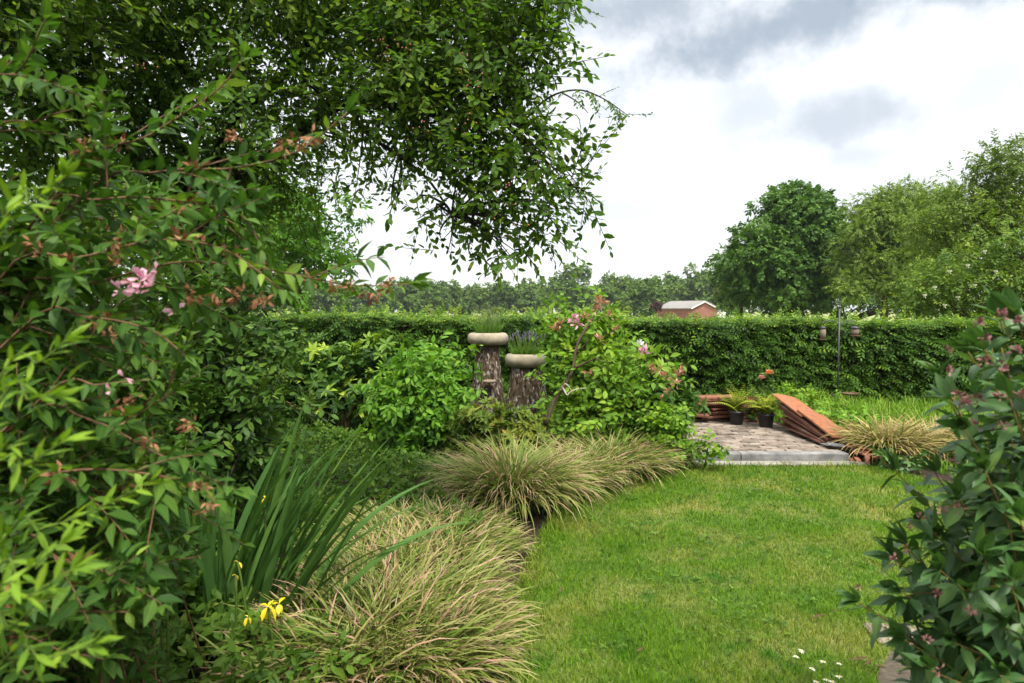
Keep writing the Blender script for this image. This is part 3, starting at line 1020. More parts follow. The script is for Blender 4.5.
def patio():
    root = tag(bpy.data.objects.new('patio', None), None, None, None, 'structure')
    COL.objects.link(root)
    WORLD[root.name] = np.zeros(3)
    mb = MB()
    mb.box(((XL + XR) / 2, (YF + 0.16 + YB) / 2, PZ / 2 - 0.02), (XR - XL, YB - YF - 0.17, PZ - 0.004), mat=1)
    y = YF + 0.16
    row = 0
    while y < YB - 0.05:
        wd = 0.100
        x = XL - (0.11 if row % 2 else 0.0) + R.uniform(-0.02, 0.02)
        while x < XR - 0.06:
            ln = 0.205 + R.normal() * 0.006
            x0, x1 = max(x, XL), min(x + ln, XR)
            if x1 - x0 > 0.04:
                a, b = R.normal() * 0.022, R.normal() * 0.022
                Rm = np.array([[1, 0, -b], [0, 1, -a], [b, a, 1.0]])
                mb.box(((x0 + x1) / 2, y + wd / 2, PZ - 0.035 + R.normal() * 0.0035), (x1 - x0 - 0.009, wd - 0.010, 0.07), Rm, rnd=R.uniform(0, 1), bev=0.006)
            x += ln
        y += wd
        row += 1
    mb.build('paving', [M['paver'], M['joint']], root, smooth=False)
    kb = MB()
    x = XL
    xs = [XL, float(G(740, 462)[0]), XR]
    for a, b in zip(xs[:-1], xs[1:]):
        kb.box(((a + b) / 2, YF + 0.085, PZ / 2 - 0.03 + 0.006), (b - a - 0.008, 0.14, PZ + 0.06), rnd=R.uniform(0, 1), bev=0.008)
    kb.build('kerb', M['concrete'], root, smooth=False)
    sb = MB()
    xs = [XL - 0.2, float(G(700, 462)[0]), float(G(778, 462)[0]), XR + 0.14]
    for a, b in zip(xs[:-1], xs[1:]):
        sb.box(((a + b) / 2, YF - 0.075, -0.005), (b - a - 0.01, 0.17, 0.055), rnd=R.uniform(0, 1), bev=0.006, rot=np.array([[1, 0, 0], [0, 1, R.normal() * .01], [0, 0, 1.0]]))
    sb.build('edging', M['old_concrete'], root, smooth=False)


patio()


def stone_path():
    mb = MB()
    c = [(G(888, 672)[0] + 0.25, G(888, 672)[1]), (G(930, 660)[0], G(930, 652)[1] + 0.15), (G(900, 700)[0] + 0.1, G(900, 705)[1] - 0.1), (G(980, 690)[0], G(980, 690)[1]), (1.1, 2.55), (1.55, 2.5), (2.0, 2.9)]
    for i, (x, y) in enumerate(c):
        a = R.uniform(-0.2, 0.2)
        mb.box((x, y, -0.004 + 0.003 * i), (0.30, 0.20, 0.05), np.array([[math.cos(a), -math.sin(a), 0], [math.sin(a), math.cos(a), 0], [0, 0, 1]]), rnd=R.uniform(), bev=0.012)
    tag(mb.build('path', M['paver'], smooth=False), None, None, None, 'structure')
    sheet('path_soil', path_poly, 0.006, M['joint'])


stone_path()

# ------------------------------------------------------------------ beech hedge along the back
HY = 11.55
HXA, HXB = -7.5, 10.5


def htop(x):
    return 1.555 - 0.010 * (x + 4) + 0.025 * np.sin(x * 1.7) + 0.015 * np.sin(x * 5.1 + 1)


def hedge():
    root = thing('hedge', 'long clipped beech hedge closing the garden from the field', 'hedge', (1.5, HY + 0.4, 0))
    SP = [spray(9, LEAF_HEX, 0.25, 0.066, 55, 0.12, 0.14, twig=False, leafdroop=0.28) for _ in range(5)]
    mb = MB()
    n = 10500
    x = R.uniform(HXA, HXB, n)
    z = R.uniform(0.06, 1.0, n) * (htop(x))
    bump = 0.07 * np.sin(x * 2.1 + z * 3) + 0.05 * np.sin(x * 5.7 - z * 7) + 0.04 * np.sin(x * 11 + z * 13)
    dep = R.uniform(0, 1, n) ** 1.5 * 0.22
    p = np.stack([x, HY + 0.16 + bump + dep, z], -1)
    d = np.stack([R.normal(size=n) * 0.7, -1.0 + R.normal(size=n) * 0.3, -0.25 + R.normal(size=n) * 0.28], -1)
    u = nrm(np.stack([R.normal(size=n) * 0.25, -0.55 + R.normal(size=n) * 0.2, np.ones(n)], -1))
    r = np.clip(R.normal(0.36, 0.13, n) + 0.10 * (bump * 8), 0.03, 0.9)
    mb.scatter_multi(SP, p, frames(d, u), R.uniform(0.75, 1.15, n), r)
    # a few sprays of bigger paler leaf
    n = 420
    x = R.uniform(HXA, HXB, n); z = R.uniform(0.1, 1.35, n)
    p = np.stack([x, np.full(n, HY + 0.02) + R.normal(size=n) * 0.05, z], -1)
    d = np.stack([R.normal(size=n) * 0.8, -1.0 + R.normal(size=n) * 0.3, -0.1 + R.normal(size=n) * 0.4], -1)
    mb.scatter_multi(SP, p, frames(d, np.tile([0, -0.8, 0.8], (n, 1))), R.uniform(0.8, 1.3, n), np.clip(R.normal(0.5, 0.10, n), 0, 1))
    # top with the season's new growth
    n = 5200
    x = R.uniform(HXA, HXB, n)
    p = np.stack([x, R.uniform(HY + 0.05, HY + 0.9, n), htop(x) - 0.10 + R.uniform(-0.05, 0.07, n)], -1)
    d = np.stack([R.normal(size=n) * 0.8, -0.35 + R.normal(size=n) * 0.7, 0.12 + np.abs(R.normal(size=n)) * 0.22], -1)
    mb.scatter_multi(SP, p, frames(d, np.tile([0, -0.35, 1.0], (n, 1)) + R.normal(size=(n, 3)) * 0.2), R.uniform(0.65, 1.0, n), np.clip(R.normal(0.74, 0.13, n), 0, 1))
    n = 45
    x = R.uniform(HXA, HXB, n)
    p = np.stack([x, R.uniform(HY + 0.1, HY + 0.7, n), htop(x) - 0.03], -1)
    d = np.stack([R.normal(size=n) * 0.35, R.normal(size=n) * 0.35, np.ones(n)], -1)
    mb.scatter_multi(SP, p, frames(d, np.tile([0.2, -1, 0.3], (n, 1))), R.uniform(0.5, 0.95, n), np.clip(R.normal(0.85, 0.1, n), 0, 1))
    mb.build('foliage', [M['hedge'], M['twig']], root, smooth=False)
    # woody inside: a lumpy mass of twigs
    nx, nz = 120, 10
    tb = MB()
    gx = np.linspace(HXA, HXB, nx)
    prof = [(HY + 0.30, 0.0), (HY + 0.28, 0.5), (HY + 0.26, 1.0), (HY + 0.28, 1.46), (HY + 0.66, 1.46), (HY + 0.72, 1.0), (HY + 0.72, 0.0)]
    v = np.array([[x, y + R.normal() * 0.02, z * (htop(x) / 1.55)] for x in gx for (y, z) in prof])
    k = len(prof)
    q = [i * k + j + o for i in range(nx - 1) for j in range(k - 1) for o in (0, k, k + 1, 1)]
    q = np.array([[i * k + j, i * k + k + j, i * k + k + j + 1, i * k + j + 1] for i in range(nx - 1) for j in range(k - 1)]).ravel()
    tb.raw(v, q, np.full((nx - 1) * (k - 1), 4), np.zeros(len(v)), np.full(len(v), .5), np.zeros((nx - 1) * (k - 1), int))
    tb.build('twigs', M['twig'], root)


hedge()


# ------------------------------------------------------------------ background trees
def px_tree(name, label, base_px, d, envs_px, nl, lr, dens, tpls, sc, mat, bark, r0, group=None, droop=0.3, squash=0.8, toplight=0.05, jit=0.7, trunk_to=0.6, zbase=0.0, rbase=0.45, shell=(0.55, 1.05), nlimb=14, fill=0.25, depthk=1.0, cat='tree', under=0.35):
    """crown given by ellipses (centre x, centre y, half width, half height) at the tree's distance, each as deep as it is wide"""
    b = P(base_px, HZ, d)
    base = np.array([b[0], d, zbase])
    root = thing(name, label, cat, base, group)
    k = d / FPX
    envs = []
    for (cx, cy, rx, rz, dy) in envs_px:
        c = P(cx, cy, d) + np.array([0, dy, 0])
        envs.append((c, np.array([rx * k, rx * k * depthk, rz * k])))
    lob = lobes_on(envs, nl, lr[0], lr[1], squash, fill)
    mb = MB()
    crown(mb, lob, dens, tpls, sc, droop, toplight=toplight, jit=jit, rbase=rbase, shell=shell, under=under)
    mb.build('crown', [mat, bark], root, smooth=False)
    tb = MB()
    zt = max(c[2] for c, _ in envs)
    cxm = np.mean([c[0] for c, _ in envs])
    top = np.array([base[0] + (cxm - base[0]) * 0.5, d, zbase + (zt - zbase) * trunk_to])
    idx = R.choice(len(lob), min(nlimb, len(lob)), replace=False)
    limbs(tb, base, top, [lob[i][0] for i in idx], r0, mat=0)
    tb.build('trunk', bark, root)
    return root


def bg_trees():
    maple_s = [spray(7, LEAF_ROUND, 0.34, 0.21, 65, 0.1, 0.3, twig=False, leafdroop=0.15) for _ in range(4)]
    birch_s = [spray(9, LEAF_HEX, 0.40, 0.15, 45, 0.35, 0.3, twig=False, leafdroop=0.5) for _ in range(4)]
    px_tree('maple_tree', 'dense rounded dark green tree behind the hedge, tallest broad crown', 790, 42,
            [(795, 238, 52, 42, 0), (790, 268, 66, 36, 0), (762, 262, 36, 34, -1), (822, 236, 28, 34, 1), (802, 218, 38, 28, 0), (790, 292, 66, 18, 0)],
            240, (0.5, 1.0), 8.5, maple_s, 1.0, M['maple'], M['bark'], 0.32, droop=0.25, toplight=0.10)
    px_tree('birch_tree', 'olive green soft feathery tree right of the dense rounded dark tree', 884, 36,
            [(868, 258, 32, 40, -1), (885, 232, 34, 38, 0), (905, 222, 36, 36, 0), (915, 262, 45, 40, 0), (890, 275, 55, 28, -1), (940, 230, 40, 46, 1), (840, 288, 20, 16, -2)],
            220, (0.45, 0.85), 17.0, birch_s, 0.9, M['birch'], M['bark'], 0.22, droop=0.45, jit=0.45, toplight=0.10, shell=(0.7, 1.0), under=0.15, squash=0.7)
    px_tree('willow_tree', 'slim pale drooping tree tucked against the dense rounded tree near the barn', 740, 45,
            [(738, 268, 17, 24, 0), (742, 290, 18, 22, 0), (752, 262, 16, 24, 1)], 40, (0.5, 0.9), 5.5, birch_s, 0.9, M['willow'], M['bark'], 0.16, droop=1.2, jit=0.4)
    px_tree('dark_thicket_tree', 'low dark tree under the olive feathery tree just over the hedge', 850, 47,
            [(830, 302, 44, 13, 0), (905, 302, 50, 14, 0), (775, 304, 40, 10, 2), (960, 302, 50, 14, 1), (730, 307, 16, 6, 2)], 110, (0.5, 0.8), 5.5, maple_s, 0.9, M['darkshrub'], M['darkbark'], 0.2)
    loose_s = [spray(9, LEAF_HEXN, 0.55, 0.20, 55, 0.2, 0.35, r=0.008, leafdroop=0.3) for _ in range(5)]
    px_tree('loose_tree', 'light olive loose leaved tree at the right edge with sprays against the sky', 1010, 17,
            [(985, 205, 46, 36, 0), (1020, 185, 42, 42, 0), (955, 235, 40, 36, 0), (1005, 245, 55, 45, 0), (935, 222, 22, 24, 0), (1040, 230, 60, 75, 0)],
            115, (0.26, 0.52), 24, loose_s, 0.54, M['dogwood'], M['bark'], 0.16, droop=0.2, jit=0.9, squash=0.7, shell=(0.5, 1.15))
    elder_s = [spray(7, LEAF_HEX, 0.30, 0.13, 62, 0.15, 0.3, r=0.005) for _ in range(4)]
    r = px_tree('elder_shrub', 'bushy mid green elder with cream flower heads rising over the hedge end', 985, 13.4,
                [(965, 290, 52, 30, 0), (1000, 262, 42, 34, 0), (1020, 300, 60, 46, 0), (925, 305, 32, 16, 0), (940, 282, 26, 18, 0)],
                80, (0.22, 0.42), 30, elder_s, 0.64, M['elder'], M['bark'], 0.07, droop=0.2, squash=0.75, jit=0.8, cat='shrub')
    um = cluster(18, LEAF_HEX, 0.05, 0.5)
    first = None
    for (px, py) in ((950, 272), (968, 266), (935, 288), (985, 252), (958, 298), (1004, 246), (925, 296), (975, 286), (996, 272), (945, 306)):
        mb = MB()
        c = P(px, py, 12.6)
        mb.tpl(um.at(c, frames(np.array([[0, -0.3, 1.0]]), np.array([[1.0, 0, 0]]))[0], 0.8, 0.5))
        mb.build('flower_head', M['umbel'], r, smooth=False)
    # tall drooping twigs of the loose tree against the sky
    # tree over the hedge at the left, behind the big serviceberry
    mid_s = [spray(9, LEAF_HEX, 0.45, 0.17, 55, 0.2, 0.35, r=0.006) for _ in range(4)]
    px_tree('field_maple_tree', 'bright green tree with bare trunk beyond the hedge, under the big overhanging tree', 318, 15,
            [(290, 235, 52, 46, 0), (262, 215, 70, 60, 0), (300, 268, 40, 26, 0), (200, 215, 90, 70, 1), (320, 262, 24, 24, 0), (120, 230, 110, 70, 1.5)],
            110, (0.35, 0.7), 15, mid_s, 0.72, M['raspberry'], M['bark'], 0.10, nlimb=7, trunk_to=0.8, droop=0.3, squash=0.75, jit=0.8, rbase=0.3)
    # the far row across the field
    far_s = [spray(6, LEAF_ROUND, 0.9, 0.75, 60, 0.1, 0.35, twig=False) for _ in range(4)]
    # (px of trunk, distance, crown top px, half width px, label)
    row = [(232, 180, 282, 24, None), (262, 190, 286, 24, None), (292, 185, 284, 22, None), (322, 180, 286, 22, None), (352, 190, 288, 24, None), (388, 195, 290, 22, None), (414, 185, 284, 17, None), (440, 175, 283, 22, None), (470, 195, 292, 20, None),
           (497, 180, 287, 24, None), (530, 190, 287, 24, None), (574, 165, 275, 30, 'tallest broad domed tree in the far row over the paired stone planters'),
           (612, 180, 281, 22, None), (648, 190, 285, 20, None), (646, 150, 282, 17, 'round solitary tree in front of the far row, beside the copper bush'),
           (672, 185, 284, 20, None), (700, 175, 273, 26, 'tall far tree with a domed crown directly behind the brick barn'), (725, 180, 276, 22, None), (552, 195, 284, 24, None), (630, 200, 287, 26, None), (515, 205, 291, 30, None), (455, 205, 291, 30, None), (685, 200, 280, 26, None)]
    for (px, d, top, hw, lb) in row:
        h = (311 - top) * 1.18
        px_tree('far_oak_tree', lb or 'green round crowned tree in the long far row beyond the field', px, d,
                [(px, 311 - h * 0.66, hw * 0.75, h * 0.36, 0), (px - hw * 0.25, 311 - h * 0.40, hw * 0.9, h * 0.42, 0), (px + hw * 0.3, 311 - h * 0.45, hw * 0.8, h * 0.36, 0), (px, 311 - h * 0.16, hw * 1.1, h * 0.16, 0)],
                46, (1.0, 1.9), 1.9, far_s, 0.8, M['far'], M['bark'], 0.4, group='far row of trees across the field', nlimb=6, toplight=0.1)
    px_tree('copper_beech_bush', 'dark purple round bush beside the barn', 657, 118, [(657, 306, 4.4, 5.5, 0)], 12, (0.3, 0.5), 5.5, far_s, 0.42, M['copper'], M['bark'], 0.12, nlimb=4, cat='bush')
    px_tree('garden_bush', 'small round green bush just right of the barn gable', 722, 112, [(722, 307, 4.0, 4.5, 0)], 10, (0.3, 0.5), 5.5, far_s, 0.42, M['elder'], M['bark'], 0.1, nlimb=4, cat='bush')
    for i, px in enumerate((429, 452, 499, 513, 526, 541, 548, 560, 627)):
        px_tree('ball_tree', 'little clipped ball tree standing in the row along the far field edge', px + R.uniform(-1, 1), 95, [(px, 309.5, 3.0 if i != 1 else 4.5, 3.2, 0)], 8, (0.18, 0.3), 8, far_s, 0.28, M['willow'], M['bark'], 0.06,
                group='clipped ball trees along the far field edge', nlimb=3)


bg_trees()


def barn():
    d = 118.0
    k = d / FPX
    c = P(690, HZ, d)
    root = thing('barn', 'low brick barn with pale grey pitched roof across the field', 'barn', (c[0], d, 0))
    zr, ze = 1.6 + 9.0 * k, 1.6 + 2.2 * k
    gx0, gx1 = P(691, HZ, d)[0], P(719, HZ, d)[0]     # the gable that faces the garden
    gy = d
    Lb = 8.5
    ax = np.array([-0.50, 0.87])                        # ridge runs away to the left
    a, b = np.array([gx0, gy]), np.array([gx1, gy + 1.0])
    m = (a + b) / 2
    g0 = [np.array([*a, 0]), np.array([*b, 0]), np.array([*b, ze]), np.array([*m, zr]), np.array([*a, ze])]
    off = np.array([*(ax * Lb), 0])
    v = g0 + [p + off for p in g0]
    f = [(0, 1, 2, 3, 4), (9, 8, 7, 6, 5), (0, 4, 9, 5), (1, 6, 7, 2), (0, 5, 6, 1)]
    mb = MB(); mb.tpl(Tpl(v, f)); mb.build('wall', M['brick'], root, smooth=False)
    rb = MB()
    for (e, s) in ((a, -1), (b, 1)):
        dv = np.array([*(e - m), ze - zr]); dv = dv * 1.12
        top = np.array([*m, zr + 0.10])
        fo = np.array([*(-ax * 0.35), 0])
        q = [top + fo, top + dv + fo, top + dv + off, top + off]
        th = np.array([0, 0, 0.16])
        vv = q + [x + th for x in q]
        rb.tpl(Tpl(vv, [(3, 2, 1, 0), (4, 5, 6, 7), (0, 1, 5, 4), (1, 2, 6, 5), (2, 3, 7, 6), (3, 0, 4, 7)]))
    rb.build('roof', M['barn_roof'], root, smooth=False)
    wb = MB(); wb.box(((gx0 + gx1) / 2 - 1.5, gy - 0.32, ze - 0.10), (3.0, 0.05, 0.18), mat=0); 
    tb = MB()
    for e in (a, b):
        p0, p1 = np.array([*m, zr + 0.02]), np.array([*e, ze + 0.02])
        tb.tube([p0 + [0, -0.4, 0], p1 + [0, -0.4, 0]], 0.09, 4)
    tb.build('bargeboard', M['white_paint'], root, smooth=False)
    # lower wing to the left
    lb = thing('barn_wing', 'long low grey roofed outbuilding left of the brick barn gable', 'barn', (P(672, HZ, d + 8)[0], d + 8, 0))
    x0, x1 = P(664, HZ, d + 8)[0], P(690, HZ, d + 8)[0]
    mb = MB(); mb.box(((x0 + x1) / 2, d + 11, 1.0), (x1 - x0, 6, 2.0)); mb.build('wall', M['brick'], lb, smooth=False)
    rb = MB()
    ktop = 1.6 + 6.2 * (d + 8) / FPX
    vv = [(x0 - .3, d + 7.6, 1.95), (x1 + .3, d + 7.6, 1.95), (x1 + .3, d + 11, ktop), (x0 - .3, d + 11, ktop), (x0 - .3, d + 14.4, 1.95), (x1 + .3, d + 14.4, 1.95)]
    rb.tpl(Tpl(vv, [(0, 1, 2, 3), (3, 2, 5, 4), (0, 3, 4), (1, 5, 2)])); rb.build('roof', M['barn_roof'], lb, smooth=False)
    sh = thing('shed', 'small white low building right of the brick barn', 'shed', (P(724, HZ, 125)[0], 125, 0))
    mb = MB(); mb.box((P(725, HZ, 125)[0], 126, 0.8), (2.6, 2, 1.6)); mb.build('wall', M['white_paint'], sh, smooth=False)
    rb = MB(); rb.box((P(725, HZ, 125)[0], 126, 1.72), (2.9, 2.3, 0.2), taper=0.9); rb.build('roof', M['slate'], sh, smooth=False)


barn()


# ------------------------------------------------------------------ big serviceberry tree, upper left
def big_tree():
    base = np.array([P(192, HZ, 5.2)[0], 5.2, 0.0])
    root = thing('serviceberry_tree', 'large dark green leafy tree overhanging the garden, trunk hidden by shrubs', 'tree', base)
    SP = [spray(10, LEAF_HEX, 0.28, 0.056, 52, 0.15, 0.35, r=0.003, leafdroop=0.3) for _ in range(6)]
    # px, py, distance, radius px, density
    B = [(-40, -20, 3.4, 80, 1), (60, -20, 3.8, 75, 1), (150, -15, 4.4, 75, 1), (240, -20, 4.6, 80, 1), (330, -20, 4.4, 75, 1), (420, -20, 4.2, 75, 1), (500, -10, 4.0, 62, 1), (545, 10, 4.0, 34, .8),
         (10, 60, 3.6, 70, 1), (100, 60, 4.2, 65, 1), (190, 70, 4.8, 62, .8), (280, 50, 5.0, 55, .55), (350, 50, 4.6, 52, .8), (420, 60, 4.0, 60, 1.2), (480, 60, 3.9, 55, 1.2), (528, 62, 3.9, 32, .9),
         (20, 130, 3.9, 65, 1), (110, 130, 4.6, 60, .9), (200, 140, 5.2, 55, .8), (260, 165, 5.4, 45, .8), (300, 112, 4.7, 44, .6), (350, 108, 4.2, 36, .55), (270, 95, 4.2, 50, .6), (400, 112, 4.2, 38, .9), (450, 120, 3.9, 48, 1.3), (505, 130, 3.9, 42, 1.2), (545, 155, 3.8, 28, .7), (572, 180, 3.7, 26, .55),
         (480, 185, 3.8, 40, 1.2), (525, 195, 3.8, 38, 1.0), (420, 170, 4.2, 28, .3), (375, 155, 4.6, 26, .25), (345, 160, 4.8, 26, .3), (300, 190, 5.2, 34, .5), (360, 195, 4.6, 18, .2),
         (455, 222, 3.9, 24, .6), (500, 232, 3.8, 26, .75), (540, 232, 3.7, 22, .7), (515, 258, 3.7, 15, .5), (430, 215, 4.0, 16, .4), (440, 245, 3.9, 10, .4), (585, 195, 3.7, 14, .45), (395, 205, 4.3, 13, .25),
         (60, 200, 4.6, 60, .9), (150, 200, 5.2, 55, .8), (230, 205, 5.6, 40, .6)]
    lob, tg = [], []
    for (px, py, d, r, k) in B:
        c = P(px, py, d)
        rr = r * d / FPX
        lob.append((c, (rr, rr * 1.25, rr * 0.95), k * (0.72 if py > 140 and px > 330 else 1.0)))
        tg.append(c)
    mb = MB()
    crown(mb, lob, 112, SP, 1.0, droop=0.08, upw=0.9, shell=(0.12, 1.05), under=0.9, rbase=0.54, rj=0.17, jit=0.8)
    # free twig reaching out against the sky
    tb = MB()
    tw = smooth_path([P(520, 125, 3.8), P(548, 98, 3.75), P(578, 90, 3.7), P(604, 99, 3.7), P(630, 117, 3.7)], 20)
    tb.tube(tw, np.linspace(0.007, 0.002, 20), 5)
    pos, tgv, s = along(tw, 0.022, 0.52, 1.0)
    n = len(pos)
    d = tgv * 0.6 + R.normal(size=(n, 3)) * 0.7 + [0, 0, -0.4]
    mb.scatter_multi(SP, pos, frames(d, np.tile([0, -.3, 1.0], (n, 1))), R.uniform(0.35, 0.6, n), np.clip(R.normal(0.5, 0.12, n), 0, 1))
    side = bez(P(562, 93, 3.72), P(578, 100, 3.72), P(588, 113, 3.7), 8)
    tb.tube(side, np.linspace(0.005, 0.002, 8), 4)
    # drooping twig tips around the right edge of the crown
    for (a, b_) in (((545, 165), (596, 178)), ((560, 185), (602, 205)), ((540, 215), (566, 244)), ((515, 250), (540, 276)),
                    ((540, 30), (574, 38)), ((535, 60), (556, 84)), ((550, 130), (590, 150)), ((530, 10), (578, 4)), ((360, 190), (348, 222)), ((330, 180), (340, 214)), ((400, 190), (388, 225)), ((470, 255), (500, 280))):
        p = bez(P(*a, 3.8), P((a[0] * .6 + b_[0] * .4), min(a[1], b_[1]) - 4, 3.75), P(*b_, 3.7), 10)
        tb.tube(p, np.linspace(0.006, 0.002, 10), 4)
        pos, tgv, s = along(p, 0.028, 0.15, 1.0)
        n = len(pos)
        d = tgv * 0.8 + R.normal(size=(n, 3)) * 0.6 + [0, 0, -0.2]
        mb.scatter(LEAF_HEX, pos, frames(d, np.tile([0, -.3, 1.0], (n, 1)) + R.normal(size=(n, 3)) * .3), R.uniform(0.04, 0.065, n), np.clip(R.normal(0.5, 0.15, n), 0, 1))
        mb.scatter(LEAF_HEX, pos, frames(-d + 1.6 * tgv, np.tile([0, -.3, 1.0], (n, 1)) + R.normal(size=(n, 3)) * .3), R.uniform(0.04, 0.065, n), np.clip(R.normal(0.5, 0.15, n), 0, 1))
    mb.build('crown', [M['cherry'], M['darkbark']], root, smooth=False)
    fork = P(200, 195, 5.2)
    tr = smooth_path([base, base * .4 + fork * .6 + [0.06, 0, 0], fork], 12)
    tb.tube(tr, np.linspace(0.13, 0.085, 12), 10, wob=0.04)
    mains = [smooth_path([fork, P(235, 120, 5.0), P(300, 60, 4.7), P(360, -20, 4.4), P(420, -110, 4.2)], 14),
             smooth_path([fork, P(265, 160, 4.9), P(345, 103, 4.4), P(420, 112, 4.0), P(500, 120, 3.9)], 14),
             smooth_path([fork, P(160, 100, 4.9), P(110, 10, 4.5), P(60, -100, 4.2)], 14),
             smooth_path([fork, P(130, 150, 4.8), P(60, 100, 4.2), P(-40, 40, 3.7)], 14),
             smooth_path([P(350, 105, 4.4), P(365, 132, 4.3), P(405, 160, 4.1), P(430, 182, 4.0), P(452, 215, 3.9)], 14)]
    for i, m in enumerate(mains):
        tb.tube(m, np.linspace(0.045 if i < 4 else 0.016, 0.012 if i < 4 else 0.005, 14), 7, wob=0.04)
    allp = np.concatenate(mains)
    for (c, rv_, _k) in lob:
        a = allp[np.argmin(np.linalg.norm(allp - c, axis=1))]
        for _ in range(3):
            e = c + R.normal(size=3) * rv_[0] * 0.4
            mid = (a + e) / 2 + R.normal(size=3) * 0.08 + [0, 0, 0.08]
            tb.tube(bez(a, mid, e, 8), np.linspace(0.008, 0.002, 8), 5)
    tb.build('trunk', M['darkbark'], root)
    # little clusters of ripening berries
    ball = Tpl(*ico())
    for (px, py, d) in ((405, 47, 3.35), (462, 62, 3.3), (478, 82, 3.25), (385, 60, 3.5), (470, 118, 3.2), (505, 190, 3.2), (143, 66, 3.4), (420, 128, 3.4), (512, 215, 3.2), (384, 42, 3.5)):
        c = P(px, py, d)
        for _ in range(6):
            bm_ = MB()
            bm_.tpl(ball.at(c + R.normal(size=3) * [0.035, 0.03, 0.03], np.eye(3), 0.0048))
            bm_.build('berry', M['berry'], root)


def ico():
    g = (1 + 5 ** 0.5) / 2
    v = nrm(np.array([(-1, g, 0), (1, g, 0), (-1, -g, 0), (1, -g, 0), (0, -1, g), (0, 1, g), (0, -1, -g), (0, 1, -g), (g, 0, -1), (g, 0, 1), (-g, 0, -1), (-g, 0, 1)], float))
    f = [(0, 11, 5), (0, 5, 1), (0, 1, 7), (0, 7, 10), (0, 10, 11), (1, 5, 9), (5, 11, 4), (11, 10, 2), (10, 7, 6), (7, 1, 8), (3, 9, 4), (3, 4, 2), (3, 2, 6), (3, 6, 8), (3, 8, 9), (4, 9, 5), (2, 4, 11), (6, 2, 10), (8, 6, 7), (9, 8, 1)]
    return v, f


big_tree()


# ------------------------------------------------------------------ left foreground weigela
def stem_shrub(root, stems, leafset, step, ls, mats, rstem=0.005, twigs=0.35, rmean=0.45, t0=0.25, droop=0.3, fwd=0.55, rtip=0.2, tlen=(0.12, 0.28), spent=None, spent_mb=None, rj=0.19, uprand=0.35, foliage='foliage', stemname='stems'):
    """stems: list of point lists from base to tip; leaves in opposite pairs, short side twigs"""
    mb, sb, L_ = MB(), MB(), Leaves()
    for st in stems:
        p = smooth_path(st, 26)
        ln = np.sum(np.linalg.norm(np.diff(p, axis=0), axis=1))
        sb.tube(p, np.linspace(rstem, rstem * 0.3, 26), 5)
        a = pair_leaves(p, step, t0, ls, fwd, droop, uprand)
        n = len(a[0])
        tt = np.tile(np.linspace(0, 1, n // 2), 2)
        L_.add(*a, np.clip(rmean + R.normal() * 0.06 + R.normal(size=n) * rj + rtip * (tt > 0.85), 0, 1))
        # tip whorl
        d = nrm(p[-1] - p[-3])
        k = 5
        dd = d + nrm(R.normal(size=(k, 3))) * 0.55
        L_.add(np.tile(p[-1], (k, 1)), nrm(dd), nrm(np.array([0, 0, 1.0]) + R.normal(size=(k, 3)) * 0.4), ls * R.uniform(0.55, 0.9, k), np.clip(rmean + rtip + R.normal(size=k) * 0.1, 0, 1))
        pos, tg, s = along(p, 0.08, t0, 0.95)
        for q, t, ss in zip(pos, tg, s):
            if R.uniform() < twigs:
                e = q + nrm(t * 0.7 + R.normal(size=3) * 0.6 + [0, 0, 0.25]) * R.uniform(*tlen)
                tp = bez(q, (q + e) / 2 + [0, 0, 0.02], e, 8)
                sb.tube(tp, np.linspace(rstem * 0.45, rstem * 0.2, 8), 4)
                a = pair_leaves(tp, step * 0.9, 0.25, ls * 0.9, fwd, droop, uprand)
                L_.add(*a, np.clip(rmean + R.normal() * 0.06 + R.normal(size=len(a[0])) * rj, 0, 1))
                if spent_mb is not None and R.uniform() < spent:
                    c = cluster(9, LEAF_LANCE, 0.024, 0.9)
                    spent_mb.tpl(c.at(q + [0, 0, -0.004], frames(nrm(R.normal(size=(1, 3)) + [0, -.5, 0]), R.normal(size=(1, 3)))[0], R.uniform(0.7, 1.1), 0.45))
    L_.put(mb, leafset)
    mb.build(foliage, mats[0], root, smooth=True)
    sb.build(stemname, mats[1], root)


